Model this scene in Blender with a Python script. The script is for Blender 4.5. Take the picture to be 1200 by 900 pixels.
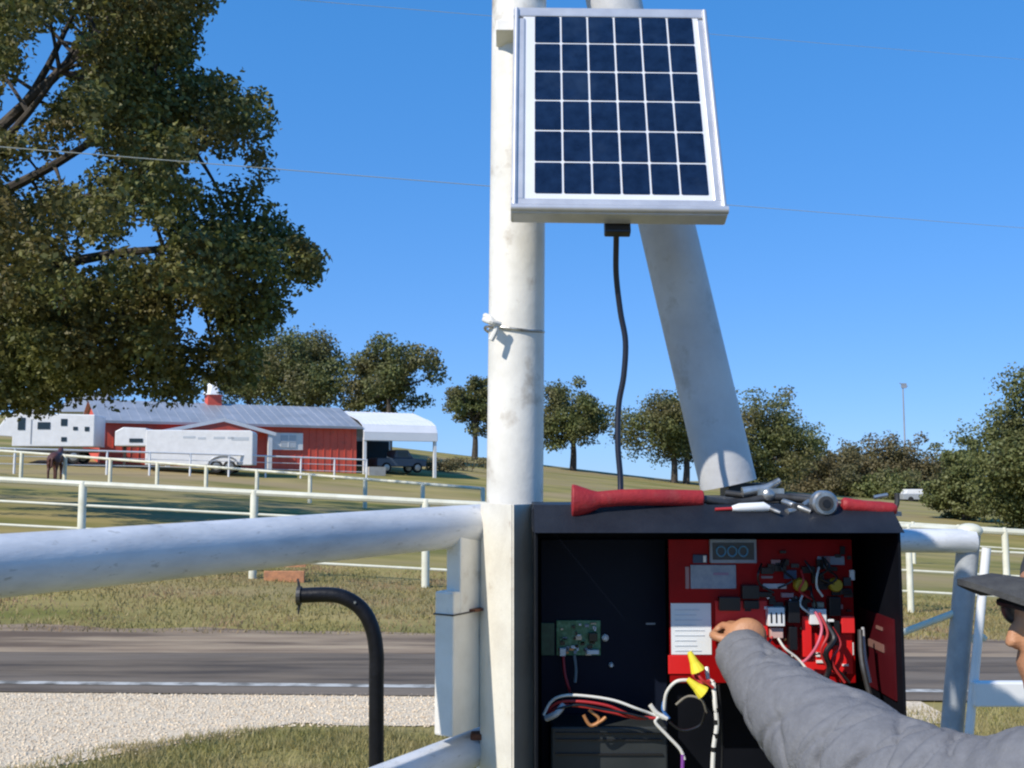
import bpy, bmesh, math, random
import numpy as np
from mathutils import Vector, Matrix, noise
R = math.radians
random.seed(7); rng = np.random.default_rng(7)
for o in list(bpy.data.objects): bpy.data.objects.remove(o, do_unlink=True)
S = bpy.context.scene; COL = S.collection

# ------------------------------------------------------------- camera, sky, sun
EYE, F, HZ = 1.75, 1200.0, 560.0
PITCH = math.atan((HZ-450)/F)
cam = bpy.data.cameras.new('camera'); co = bpy.data.objects.new('camera', cam); COL.objects.link(co)
co.location = (0, 0, EYE); co.rotation_euler = (R(90)+PITCH, 0, 0)
cam.sensor_width = 36; cam.lens = 36*F/1200; cam.clip_start = .05; cam.clip_end = 5000
S.camera = co
SUN_EL, SUN_AZ = R(41), R(45.5)      # azimuth measured left of the direction behind the camera
sdir = Vector((-math.sin(SUN_AZ)*math.cos(SUN_EL), -math.cos(SUN_AZ)*math.cos(SUN_EL), math.sin(SUN_EL)))
W = bpy.data.worlds.new('World'); S.world = W; W.use_nodes = True
nt = W.node_tree; bg = nt.nodes['Background']; sky = nt.nodes.new('ShaderNodeTexSky')
sky.sky_type = 'NISHITA'; sky.sun_disc = False; sky.sun_elevation = SUN_EL
sky.sun_rotation = math.atan2(sdir.x, sdir.y); sky.air_density = 1.0; sky.dust_density = .0; sky.ozone_density = 5.0; sky.altitude = 1200
hs_ = nt.nodes.new('ShaderNodeHueSaturation'); hs_.inputs['Saturation'].default_value = 1.3; nt.links.new(sky.outputs[0], hs_.inputs['Color'])
def wmul(src, c):
    x = nt.nodes.new('ShaderNodeMix'); x.data_type = 'RGBA'; x.blend_type = 'MULTIPLY'; x.inputs[0].default_value = 1
    nt.links.new(src, x.inputs[6]); x.inputs[7].default_value = (*c, 1); return x.outputs[2]
gm_ = nt.nodes.new('ShaderNodeGamma'); gm_.inputs[1].default_value = .42
nt.links.new(wmul(hs_.outputs[0], (.13, .13, .13)), gm_.inputs[0])
nt.links.new(wmul(gm_.outputs[0], (4.0, 6.4, 10.6)), bg.inputs[0]); bg.inputs[1].default_value = .1
sl = bpy.data.lights.new('sun', 'SUN'); sl.energy = 4.9; sl.angle = R(.5); sl.color = (1, .93, .82)
so = bpy.data.objects.new('sun', sl); COL.objects.link(so)
so.rotation_euler = sdir.to_track_quat('Z', 'Y').to_euler(); so.location = (-20, -20, 30)
S.view_settings.view_transform = 'Standard'; S.view_settings.look = 'None'
S.view_settings.exposure = 0.0; S.view_settings.gamma = 1
S.cycles.filter_width = 2.2

# ------------------------------------------------------------- pixel <-> world helpers
def P(px, py, d):
    """world point on the plane y = d that the photograph shows at (px, py)"""
    cx, cy = (px-600)/F, (450-py)/F
    v = Vector((cx, math.cos(PITCH)-cy*math.sin(PITCH), math.sin(PITCH)+cy*math.cos(PITCH)))
    return Vector((0, 0, EYE)) + v*(d/v.y)
BY = [(-400, 0), (52, 0), (71, 1.15), (120, 3.7), (170, 3.0), (400, 0), (2500, -6)]
SY = [(-400, 0), (10.5, 0), (16, -.052), (42, -.075), (71, -.085), (120, -.12), (400, -.02), (2500, 0)]
def interp(t, x):
    for (a, b), (c, d) in zip(t, t[1:]):
        if x <= c: return b+(d-b)*(x-a)/(c-a)
    return t[-1][1]
def gz(x, y): return interp(BY, y)+interp(SY, y)*60*math.tanh(x/60)
def G(px, d, dz=0):
    x = (px-600)/F*d*1.0; return Vector((x, d, gz(x, d)+dz))
def hit(px, py):
    d = 3.0
    while d < 400:
        p = P(px, py, d)
        if p.z < gz(p.x, p.y): return p
        d *= 1.01
    return p

# ------------------------------------------------------------- materials
MATS = {}
def mat(name, c1, c2=None, rough=.6, metal=0, scale=5, bump=0, bscale=60, detail=6, lo=.35, hi=.65, c3=None, s3=1., spec=.5, kind='noise', lo3=.55, hi3=.7, stretch=None, coord='Object', emit=None):
    m = bpy.data.materials.new(name); m.use_nodes = True; n = m.node_tree; b = n.nodes['Principled BSDF']
    b.inputs['Roughness'].default_value = rough; b.inputs['Metallic'].default_value = metal
    b.inputs['Specular IOR Level'].default_value = spec
    tc = n.nodes.new('ShaderNodeTexCoord'); mp = n.nodes.new('ShaderNodeMapping')
    n.links.new(tc.outputs[coord], mp.inputs[0])
    if stretch: mp.inputs['Scale'].default_value = stretch
    def nz(sc, det=detail):
        t = n.nodes.new('ShaderNodeTexNoise'); t.inputs['Scale'].default_value = sc; t.inputs['Detail'].default_value = det
        t.inputs['Roughness'].default_value = .62
        n.links.new(mp.outputs[0], t.inputs[0]); return t
    def mixc(fac, a, bb):
        x = n.nodes.new('ShaderNodeMix'); x.data_type = 'RGBA'
        n.links.new(fac, x.inputs[0])
        for s, v in ((6, a), (7, bb)):
            if isinstance(v, tuple): x.inputs[s].default_value = (*v, 1)
            else: n.links.new(v, x.inputs[s])
        return x.outputs[2]
    def mr(src, a, bb):
        r = n.nodes.new('ShaderNodeMapRange'); r.inputs[1].default_value = a; r.inputs[2].default_value = bb
        n.links.new(src, r.inputs[0]); return r.outputs[0]
    b.inputs['Base Color'].default_value = (*c1, 1)
    if c2 is not None:
        if kind == 'island':
            ge = n.nodes.new('ShaderNodeNewGeometry'); out = mixc(ge.outputs['Random Per Island'], c1, c2)
        else: out = mixc(mr(nz(scale).outputs[0], lo, hi), c1, c2)
        if c3 is not None: out = mixc(mr(nz(s3).outputs[0], lo3, hi3), out, c3)
        n.links.new(out, b.inputs['Base Color'])
    if bump:
        bp = n.nodes.new('ShaderNodeBump'); bp.inputs['Strength'].default_value = bump; bp.inputs['Distance'].default_value = .02
        n.links.new(nz(bscale, 4).outputs[0], bp.inputs['Height']); n.links.new(bp.outputs[0], b.inputs['Normal'])
    MATS[name] = m; return m
def leafmat(name, c1, c2, c3, s3=.5):
    m = mat(name, c1, c2, rough=.55, kind='island', c3=c3, s3=s3, spec=.35, lo3=.4, hi3=.65)
    n = m.node_tree; b = n.nodes['Principled BSDF']; out = n.nodes['Material Output']
    tr = n.nodes.new('ShaderNodeBsdfTranslucent'); mx = n.nodes.new('ShaderNodeMixShader'); mx.inputs[0].default_value = .3
    src = b.inputs['Base Color'].links[0].from_socket
    n.links.new(src, tr.inputs[0]); n.links.new(b.outputs[0], mx.inputs[1]); n.links.new(tr.outputs[0], mx.inputs[2])
    n.links.new(mx.outputs[0], out.inputs[0]); return m

white_pipe = mat('white_pipe', (.8, .77, .70), (.62, .59, .52), rough=.42, scale=9, bump=.07, bscale=45, lo=.42, hi=.8, c3=(.34, .27, .19), s3=13, lo3=.56, hi3=.8)
rail_paint = mat('rail_paint', (.66, .67, .69), (.42, .44, .47), rough=.42, scale=7, bump=.06, bscale=60, lo=.35, hi=.75, stretch=(1, 1, 3), c3=(.26, .25, .23), s3=38, lo3=.6, hi3=.78)
blue_grey = mat('blue_grey', (.28, .30, .32), (.38, .40, .42), rough=.5, scale=12, bump=.15)
cream = mat('cream_paint', (.74, .73, .60), (.6, .58, .45), rough=.55, scale=3)
white = mat('white_paint', (.8, .8, .8), (.72, .72, .72), rough=.4, scale=3)
alu = mat('aluminium', (.62, .62, .64), (.52, .52, .55), rough=.4, metal=.5, scale=20)
backsheet = mat('backsheet', (.72, .73, .75), (.66, .67, .7), rough=.3)
def cell_mat():
    m = mat('solar_cell', (.004, .007, .024), (.010, .022, .06), rough=.14, scale=34, lo=.3, hi=.7, c3=(.018, .032, .07), s3=7, lo3=.52, hi3=.7)
    return m
cellm = cell_mat()
silver_line = mat('silver_line', (.75, .76, .78), rough=.3, metal=.3)
black = mat('black_metal', (.005, .005, .007), (.01, .01, .013), rough=.4, scale=20, bump=.1, spec=.25)
lipm = mat('dark_lip', (.010, .012, .018), (.017, .02, .028), spec=.25, rough=.5, scale=12, bump=.1)
inner_black = mat('inner_black', (.004, .005, .008), (.007, .008, .012), rough=.5, scale=10, spec=.12)
cable_black = mat('cable_black', (.012, .012, .02), rough=.35)
red_board = mat('red_board', (.36, .004, .005), (.24, .003, .004), rough=.4, scale=8, spec=.15)
red_grip = mat('red_grip', (.36, .018, .02), (.25, .012, .018), rough=.6, scale=22, bump=.15, bscale=120, c3=(.26, .03, .03), s3=50)
steel = mat('steel', (.55, .55, .53), (.25, .24, .22), rough=.35, metal=.85, scale=40)
rust = mat('rust', (.16, .06, .03), (.09, .035, .02), rough=.9, scale=30)
dark_steel = mat('dark_steel', (.08, .08, .08), (.04, .035, .03), rough=.5, metal=.5, scale=30)
paper = mat('paper', (.82, .84, .84), (.74, .77, .78), rough=.6, scale=15)
ink = mat('ink', (.5, .54, .58), rough=.6)
label_grey = mat('label_grey', (.22, .27, .34), (.32, .36, .42), rough=.4, scale=60)
label_ink = mat('label_ink', (.03, .06, .12), rough=.5)
pcb = mat('pcb', (.03, .16, .07), (.10, .28, .16), rough=.35, scale=90, lo=.45, hi=.6)
plastic_white = mat('plastic_white', (.8, .8, .78), rough=.35)
plastic_yellow = mat('plastic_yellow', (.85, .72, .05), rough=.4)
plastic_black = mat('plastic_black', (.012, .012, .014), rough=.3)
wire_red = mat('wire_red', (.42, .03, .03), rough=.35)
wire_white = mat('wire_white', (.72, .70, .64), rough=.35)
wire_blue = mat('wire_blue', (.05, .16, .42), rough=.35)
wire_purple = mat('wire_purple', (.22, .06, .32), rough=.35)
copper = mat('copper', (.55, .25, .10), rough=.4, metal=.4)
emblem_yellow = mat('emblem_yellow', (.45, .30, .02), rough=.4)
skin = mat('skin', (.50, .25, .13), (.42, .19, .10), rough=.5, scale=25, bump=.15, bscale=200)
fabric = mat('sleeve_fabric', (.155, .158, .172), (.19, .193, .208), rough=.9, scale=60, bump=.25, bscale=220, spec=.1)
cap_fabric = mat('cap_fabric', (.06, .06, .062), (.085, .085, .083), rough=.9, scale=60, bump=.3, bscale=300, spec=.1)
hair_black = mat('hair_black', (.006, .006, .007), (.015, .012, .01), rough=.6, scale=60, bump=.6)
denim = mat('denim', (.03, .045, .09), (.05, .07, .12), rough=.9, scale=40, bump=.3)
leather = mat('leather', (.08, .04, .02), (.05, .025, .015), rough=.6, scale=20)
barn_red = mat('barn_red', (.74, .11, .065), (.62, .09, .055), rough=.6, scale=.6, c3=(.50, .09, .06), s3=2)
roof_grey = mat('roof_grey', (.36, .38, .42), (.28, .30, .33), rough=.45, metal=.2, scale=.7)
roof_white = mat('roof_white', (.8, .8, .82), (.74, .75, .77), rough=.4, scale=1)
dark_in = mat('interior_shade', (.03, .04, .05), rough=.9)
glass = mat('window_glass', (.02, .03, .035), rough=.08)
tyre = mat('tyre', (.015, .015, .015), rough=.8)
car_blue = mat('vehicle_blue', (.07, .10, .15), rough=.3)
orange = mat('orange_board', (.55, .24, .11), (.32, .15, .08), rough=.7, scale=14)
wire_pale = mat('wire_pale', (.62, .60, .50), rough=.5)
concrete = mat('concrete', (.45, .44, .42), (.35, .34, .32), rough=.9, scale=2)
horse_brown = mat('horse_brown', (.10, .035, .025), (.06, .02, .015), rough=.6, scale=3)
bark = mat('bark', (.09, .075, .06), (.045, .038, .03), rough=.95, scale=3, bump=.8, bscale=12)
leaf_oak = leafmat('leaf_oak', (.068, .09, .022), (.215, .22, .06), (.16, .13, .045), .4)
leaf_far = leafmat('leaf_far', (.09, .12, .038), (.21, .225, .075), (.16, .14, .06), .25)
leaf_brown = leafmat('leaf_brown', (.12, .10, .045), (.22, .175, .085), (.13, .13, .055), .15)
leaf_right = leafmat('leaf_right', (.10, .13, .04), (.22, .23, .085), (.15, .155, .06), .3)
blade = leafmat('grass_blade', (.20, .215, .055), (.44, .38, .15), (.42, .33, .16), .9)
dryblade = leafmat('dry_blade', (.19, .18, .05), (.42, .35, .14), (.40, .27, .15), 1.1)
ground_m = mat('field_grass', (.15, .155, .04), (.38, .30, .115), rough=.95, scale=.28, detail=10, bump=.5, bscale=9, c3=(.33, .25, .14), s3=.09, spec=.1, stretch=(.45, 1.3, 1), lo3=.46, hi3=.66)  # stretched bands stand for dry grass and tree shadows painted into the field
asphalt = mat('asphalt', (.065, .05, .038), (.19, .145, .10), rough=.9, scale=2.2, detail=12, bump=.4, bscale=60, c3=(.20, .16, .12), s3=.7, stretch=(.3, 2.6, 1), lo3=.45, hi3=.65)
line_m = mat('road_line', (.52, .51, .47), (.16, .15, .13), rough=.8, scale=5, detail=10, lo=.42, hi=.62)
dirt = mat('dirt_verge', (.26, .185, .12), (.42, .32, .21), rough=.95, scale=1.2, detail=12, bump=.6, bscale=30, c3=(.13, .09, .06), s3=1.0, stretch=(.25, 2.4, 1), lo3=.45, hi3=.6)
gravel_m = mat('gravel', (.68, .54, .37), (.84, .70, .51), rough=.95, scale=26, detail=12, bump=1, bscale=45, c3=(.40, .33, .24), s3=9, lo3=.55, hi3=.75)
stone_m = mat('stone', (.56, .43, .29), (.90, .76, .56), rough=.9, kind='island')

# ------------------------------------------------------------- mesh helpers
class MB:
    def __init__(s): s.v = []; s.f = []
    def add(s, vs, fs):
        o = len(s.v); s.v += [tuple(v) for v in vs]; s.f += [tuple(i+o for i in f) for f in fs]; return s
    def box(s, c, size, rot=None):
        c = Vector(c); hx, hy, hz = [k/2 for k in size]; M = rot or Matrix.Identity(3)
        vs = [c+M@Vector((x*hx, y*hy, z*hz)) for z in (-1, 1) for y in (-1, 1) for x in (-1, 1)]
        return s.add(vs, [(0, 2, 3, 1), (4, 5, 7, 6), (0, 1, 5, 4), (2, 6, 7, 3), (0, 4, 6, 2), (1, 3, 7, 5)])
    def tube(s, pts, r, seg=16, caps=True, fn=None, flat=None):
        pts = [Vector(p) for p in pts]; n = len(pts)
        rs = r if isinstance(r, (list, tuple)) else [r]*n
        T = [(pts[min(i+1, n-1)]-pts[max(i-1, 0)]).normalized() for i in range(n)]
        a = Vector((0, 0, 1)) if abs(T[0].z) < .9 else Vector((0, 1, 0))
        N = (a-T[0]*a.dot(T[0])).normalized(); vs = []
        for i in range(n):
            N = (N-T[i]*N.dot(T[i])).normalized(); B = T[i].cross(N)
            for k in range(seg):
                th = 2*math.pi*k/seg; q = rs[i]*(fn(i/(n-1), th) if fn else 1)
                fx = flat[i] if flat else 1
                vs.append(pts[i]+N*math.cos(th)*q+B*math.sin(th)*q*fx)
        fs = [(i*seg+k, i*seg+(k+1) % seg, (i+1)*seg+(k+1) % seg, (i+1)*seg+k) for i in range(n-1) for k in range(seg)]
        if caps: fs += [tuple(range(seg-1, -1, -1)), tuple((n-1)*seg+k for k in range(seg))]
        return s.add(vs, fs)
    def lathe(s, base, prof, seg=20, axis=(0, 0, 1)):
        base = Vector(base); q = Vector(axis).to_track_quat('Z', 'Y'); vs = []
        for (r, z) in prof:
            for k in range(seg):
                t = 2*math.pi*k/seg; vs.append(base+q@Vector((r*math.cos(t), r*math.sin(t), z)))
        n = len(prof)
        fs = [(i*seg+k, i*seg+(k+1) % seg, (i+1)*seg+(k+1) % seg, (i+1)*seg+k) for i in range(n-1) for k in range(seg)]
        fs += [tuple(range(seg-1, -1, -1)), tuple((n-1)*seg+k for k in range(seg))]
        return s.add(vs, fs)
    def prism(s, poly, ext):
        n = len(poly); ext = Vector(ext); vs = [Vector(p) for p in poly]+[Vector(p)+ext for p in poly]
        return s.add(vs, [tuple(range(n)), tuple(range(2*n-1, n-1, -1))]+[(i, i+n, (i+1) % n+n, (i+1) % n) for i in range(n)])
    def ball(s, c, r, sc=(1, 1, 1), seg=16, rings=10, fn=None):
        vs = []; c = Vector(c)
        for i in range(1, rings):
            ph = math.pi*i/rings
            for k in range(seg):
                t = 2*math.pi*k/seg; d = Vector((math.sin(ph)*math.cos(t), math.sin(ph)*math.sin(t), math.cos(ph)))
                q = r*(fn(d) if fn else 1); vs.append(c+Vector((d.x*sc[0], d.y*sc[1], d.z*sc[2]))*q)
        m = len(vs); vs += [c+Vector((0, 0, r*sc[2])), c-Vector((0, 0, r*sc[2]))]
        fs = [(i*seg+k, (i+1)*seg+k, (i+1)*seg+(k+1) % seg, i*seg+(k+1) % seg) for i in range(rings-2) for k in range(seg)]
        fs += [(m, k, (k+1) % seg) for k in range(seg)]+[(m+1, (rings-2)*seg+(k+1) % seg, (rings-2)*seg+k) for k in range(seg)]
        return s.add(vs, fs)
    def build(s, name, m, parent=None, smooth=False, bevel=0):
        me = bpy.data.meshes.new(name); me.from_pydata(s.v, [], s.f); me.update()
        bm = bmesh.new(); bm.from_mesh(me); bmesh.ops.recalc_face_normals(bm, faces=bm.faces); bm.to_mesh(me); bm.free()
        me.materials.append(m); o = bpy.data.objects.new(name, me); COL.objects.link(o)
        if parent:
            o.parent = parent; w = parent
            M = Matrix.Translation(parent.location); q = parent.parent
            while q: M = Matrix.Translation(q.location) @ M; q = q.parent
            me.transform(M.inverted())
        if smooth:
            for p in me.polygons: p.use_smooth = True
            try: me.set_sharp_from_angle(angle=R(40))
            except Exception: pass
        if bevel:
            b = o.modifiers.new('b', 'BEVEL'); b.width = bevel; b.segments = 2; b.limit_method = 'ANGLE'
        return o
def tag(o, label=None, cat=None, group=None, kind=None):
    for k, v in (('label', label), ('category', cat), ('group', group), ('kind', kind)):
        if v: o[k] = v
    return o
def thing(name, label, cat, loc=(0, 0, 0), group=None):
    o = bpy.data.objects.new(name, None); COL.objects.link(o); o.location = Vector(loc); o.empty_display_size = .1
    return tag(o, label, cat, group)
def rot_from(xa, za=(0, 0, 1)):
    x = Vector(xa).normalized(); z = Vector(za); z = (z-x*z.dot(x)).normalized(); y = z.cross(x)
    return Matrix((x, y, z)).transposed()
def spline(pts, n=8):
    pts = [Vector(p) for p in pts]; out = []
    for i in range(len(pts)-1):
        p0, p1, p2, p3 = pts[max(i-1, 0)], pts[i], pts[i+1], pts[min(i+2, len(pts)-1)]
        for k in range(n):
            t = k/n
            out.append(.5*((2*p1)+(p2-p0)*t+(2*p0-5*p1+4*p2-p3)*t*t+(3*p1-p0-3*p2+p3)*t**3))
    return out+[pts[-1]]
def fast_mesh(name, V, Fq, m, parent=None):
    me = bpy.data.meshes.new(name); nv = len(V); nf, k = Fq.shape
    me.vertices.add(nv); me.vertices.foreach_set('co', V.astype(np.float32).ravel())
    me.loops.add(nf*k); me.loops.foreach_set('vertex_index', Fq.astype(np.int32).ravel())
    me.polygons.add(nf); me.polygons.foreach_set('loop_start', np.arange(0, nf*k, k, dtype=np.int32))
    try: me.polygons.foreach_set('loop_total', np.full(nf, k, dtype=np.int32))
    except Exception: pass
    me.update(calc_edges=True); me.validate(); me.materials.append(m)
    o = bpy.data.objects.new(name, me); COL.objects.link(o)
    if parent:
        o.parent = parent; me.transform(Matrix.Translation(-parent.location))
    return o

# ------------------------------------------------------------- ground
def axis_grid(lo, hi, near, step, grow=1.25):
    a = list(np.arange(-near, near+1e-6, step)); s = step; x = near
    while x < hi: s *= grow; x += s; a.append(min(x, hi))
    s = step; x = -near
    while x > lo: s *= grow; x -= s; a.insert(0, max(x, lo))
    return a
xs = axis_grid(-2500, 2500, 26, 1.0); ys = [y for y in axis_grid(-60, 2500, 26, 1.0)] 
ys = sorted(set([round(y, 3) for y in ys]+[b for b, _ in BY if -60 < b < 2500]+[b for b, _ in SY if -60 < b < 2500]))
V = np.array([(x, y, gz(x, y)) for y in ys for x in xs]); nx = len(xs)
Fq = np.array([(j*nx+i, j*nx+i+1, (j+1)*nx+i+1, (j+1)*nx+i) for j in range(len(ys)-1) for i in range(nx-1)])
tag(fast_mesh('ground', V, Fq, ground_m), kind='structure')
def strip(name, near, far, x0, x1, dz, m, nx=80, ny=6, jit=0):
    vs = []
    for j in range(ny+1):
        for i in range(nx+1):
            x = x0+(x1-x0)*i/nx; a, b = near(x), far(x); 
            y = a+(b-a)*j/ny
            if jit and j in (0, ny): y += jit*(noise.noise(Vector((x*.7, j*3.3, 0)))+.5*noise.noise(Vector((x*3, j, 2))))
            vs.append((x, y, gz(x, y)+dz))
    fs = [(j*(nx+1)+i, j*(nx+1)+i+1, (j+1)*(nx+1)+i+1, (j+1)*(nx+1)+i) for j in range(ny) for i in range(nx)]
    me = bpy.data.meshes.new(name); me.from_pydata(vs, [], fs); me.materials.append(m)
    o = bpy.data.objects.new(name, me); COL.objects.link(o); return tag(o, kind='structure')
# heights: everything inside y < 10.5 is flat, so the sheets lie parallel
rn = lambda x: 8.35-.045*x
strip('dirt_verge', lambda x: 10.1-.03*x, lambda x: 11.7-.03*x, -40, 40, .012, dirt, 160, 4, .25)
strip('road', rn, lambda x: 10.3-.03*x, -40, 40, .016, asphalt, 80, 6)
strip('road_line', lambda x: rn(x)+.30, lambda x: rn(x)+.42, -40, 40, .020, line_m, 120, 1, .02)
# gravel drive: left of the camera, edge against the lawn runs from (100,900) to (500,850)
e0, e1 = hit(60, 900), hit(330, 853)
def gedge(x):
    if x < e1.x: return e0.y+(e1.y-e0.y)*(x-e0.x)/(e1.x-e0.x) if x > -6 else 3.4
    return e1.y+.06
gr = strip('gravel', lambda x: max(gedge(x), .5), lambda x: rn(x)+.03, -20, 3.2, .008, gravel_m, 200, 14, .12)
print('gravel edge', e0, e1)

# loose stones on the gravel, lawn blades, dry bank grass
def scatter_pts(n, x0, x1, y0, y1, ok=None):
    out = []
    while len(out) < n:
        x = random.uniform(x0, x1); y = random.uniform(y0, y1)
        if ok is None or ok(x, y): out.append((x, y, gz(x, y)))
    return np.array(out)
pt = scatter_pts(15000, -5.5, 1.0, 5.2, 8.5, lambda x, y: gedge(x)-.1 < y < rn(x)+.05)
n = len(pt); sz = rng.uniform(.004, .013, (n, 1))
octv = np.array([(1, 0, 0), (0, 1, 0), (-1, 0, 0), (0, -1, 0), (0, 0, .7), (0, 0, -.7)])
ang = rng.uniform(0, 6.28, n); jit = rng.uniform(.6, 1.3, (n, 6, 1))
vv = octv[None]*sz[:, None, :]*jit
c, s_ = np.cos(ang)[:, None], np.sin(ang)[:, None]
vr = np.stack([vv[..., 0]*c-vv[..., 1]*s_, vv[..., 0]*s_+vv[..., 1]*c, vv[..., 2]], -1)+pt[:, None, :]+np.array([0, 0, .010])
of = np.array([(0, 1, 4), (1, 2, 4), (2, 3, 4), (3, 0, 4), (1, 0, 5), (2, 1, 5), (3, 2, 5), (0, 3, 5)])
fq = (of[None]+(np.arange(n)*6)[:, None, None]).reshape(-1, 3)
tag(fast_mesh('loose_gravel', vr.reshape(-1, 3), fq, stone_m), 'pale loose stones lying on the gravel drive', 'gravel', kind='stuff')
def blades(name, pts, h0, h1, w, m, label, cat='grass'):
    n = len(pts); h = rng.uniform(h0, h1, n); a = rng.uniform(0, 6.28, n); lean = rng.normal(0, .45, (n, 2))*h[:, None]
    dx = np.stack([np.cos(a), np.sin(a), np.zeros(n)], 1)*w/2
    tip = pts+np.stack([lean[:, 0], lean[:, 1], h], 1)
    V = np.stack([pts-dx, pts+dx, tip], 1).reshape(-1, 3); Fq = np.arange(3*n).reshape(-1, 3)
    return tag(fast_mesh(name, V, Fq, m), label, cat, kind='stuff')
def patchy(x, y): return noise.noise(Vector((x*1.3, y*1.3, 5))) > -.25 or random.random() < .35
pl = scatter_pts(42000, -4.2, 1.2, 5.0, 7.3, lambda x, y: y < gedge(x)+.15+.25*noise.noise(Vector((x*2, y*2, 0))) and patchy(x, y))
pr = scatter_pts(14000, 2.6, 5.2, 5.0, 8.0, lambda x, y: y < rn(x) and patchy(x, y))
blades('lawn_grass', np.concatenate([pl, pr]), .02, .07, .009, blade, 'short patchy green and straw lawn grass at the edge of the gravel')
pb = scatter_pts(70000, -14, 14, 11.5, 19, lambda x, y: patchy(x*.6, y*.6) and random.random() < 1.6-(y-11.5)*.13)
blades('bank_grass', pb, .02, .07, .018, dryblade, 'rough dry grass on the bank across the road')

# ------------------------------------------------------------- trees
def leaves(centers, radii, nper, size, squash=.8):
    C = []; N = []
    for c, r, k in zip(centers, radii, nper):
        d = rng.normal(size=(k, 3)); d /= np.linalg.norm(d, axis=1)[:, None]
        rr = r*rng.uniform(.25, 1.0, (k, 1))**.6
        lump = 1+.28*np.sin(d[:, :1]*5+c[0]*3)*np.sin(d[:, 1:2]*5+c[2]*2)+.2*np.sin(d[:, 2:]*7+c[1])
        C.append(np.array(c)+d*rr*lump*np.array([1, 1, squash])); N.append(d)
    C = np.concatenate(C); N = np.concatenate(N); n = len(C)
    nrm = N*.6+rng.normal(size=(n, 3))*.7+np.array([0, 0, .35]); nrm /= np.linalg.norm(nrm, axis=1)[:, None]
    t = np.cross(nrm, rng.normal(size=(n, 3))); t /= np.linalg.norm(t, axis=1)[:, None]; b = np.cross(nrm, t)
    s = size*rng.uniform(.55, 1.25, (n, 1))
    V = np.stack([C-t*s*.5, C-b*s*.32+nrm*s*.1, C+t*s*.5, C+b*s*.32+nrm*s*.1], 1).reshape(-1, 3)
    return V, np.arange(4*n).reshape(-1, 4)
def tree(name, label, base, top_z, crown_w, crown_h, leafm, nclump=38, per=260, lsize=.33, group=None, lean=0, trunk_r=.28, trunks=1, cx=None):
    root = thing(name, label, 'tree', base, group)
    cz = top_z-crown_h/2; cc = Vector((cx if cx is not None else base.x, base.y, cz)); rx = crown_w/2; rz = crown_h/2
    cs = []; rs = []; ns = []
    lobes = []
    for i in range(7):
        a_ = i*2.4+random.uniform(-.4, .4); q_ = random.uniform(.28, .46)*(0 if i == 0 else 1); lr = random.uniform(.46, .60)
        lobes.append((cc+Vector((math.cos(a_)*rx*q_, math.sin(a_)*rx*q_, rz*(random.uniform(-.40, .32) if i else .38))), lr))
    for i in range(int(nclump*2.1)):
        lc, lr = random.choice(lobes)
        while True:
            d = Vector((random.uniform(-1, 1), random.uniform(-1, 1), random.uniform(-.85, 1)))
            if .35 < d.length < 1: break
        r = rx*random.uniform(.15, .28)
        c = lc+Vector((d.x*rx*lr, d.y*rx*lr, d.z*rz*lr*.95)); c.z = min(max(c.z, cc.z-rz*.9), cc.z+rz-r*.7)
        cs.append(c); rs.append(r); ns.append(int(1.45*per*(r/rx/.29)**2))
    Vv, Ff = leaves(cs, rs, ns, lsize)
    fast_mesh('crown', Vv, Ff, leafm, root)
    mb = MB()
    for k in range(trunks):
        off = (k-(trunks-1)/2)*crown_w*.09; b0 = base+Vector((off, off*.3, -.3))
        mid = Vector((b0.x+(cc.x-b0.x)*.5+off*.6, b0.y, cz-rz*.35))
        mb.tube(spline([b0, b0.lerp(mid, .5)+Vector((.1, 0, 0)), mid, cc+Vector((off, 0, rz*.3))], 4), [trunk_r*1.3-(trunk_r)*i/12 for i in range(13)], 8)
        for c in cs[k::max(4, trunks*3)]:
            st = mid.lerp(cc, random.uniform(0, .6)); mb.tube(spline([st, st.lerp(c, .5)+Vector((0, 0, -.2)), c], 3), [trunk_r*.45-(trunk_r*.35)*i/6 for i in range(7)], 6)
    mb.build('trunk', bark, root, smooth=True)
    return root

# the great oak on the left, traced outline gives its silhouette, real depth around it
DO = 28.0
poly = [(-560, 60), (-500, -200), (-330, -420), (-50, -470), (150, -330), (262, -120), (262, -20), (245, 20), (232, 50), (222, 78), (250, 84), (300, 92), (327, 128), (316, 165), (322, 212),
        (302, 228), (332, 246), (362, 285), (384, 300), (374, 338), (342, 340), (338, 372), (312, 402), (302, 452), (262, 462), (234, 440), (236, 470), (200, 474), (150, 484), (120, 470), (60, 488), (-40, 482), (-250, 475), (-450, 400), (-550, 250)]
gaps = [(62, 66, 26), (14, 128, 18), (88, 195, 15), (22, 205, 10), (250, 200, 12), (232, 378, 9), (170, 285, 6), (105, 300, 6)]
def inside(x, y):
    c = False; j = len(poly)-1
    for i in range(len(poly)):
        a, b = poly[i], poly[j]
        if (a[1] > y) != (b[1] > y) and x < (b[0]-a[0])*(y-a[1])/(b[1]-a[1])+a[0]: c = not c
        j = i
    return c
def edged(x, y):
    m = 1e9
    for a, b in zip(poly, poly[1:]+poly[:1]):
        ab = (b[0]-a[0], b[1]-a[1]); t = max(0, min(1, ((x-a[0])*ab[0]+(y-a[1])*ab[1])/(ab[0]**2+ab[1]**2)))
        m = min(m, math.hypot(x-a[0]-t*ab[0], y-a[1]-t*ab[1]))
    return m
cs, rs, ns = [], [], []
tries = 0
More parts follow.
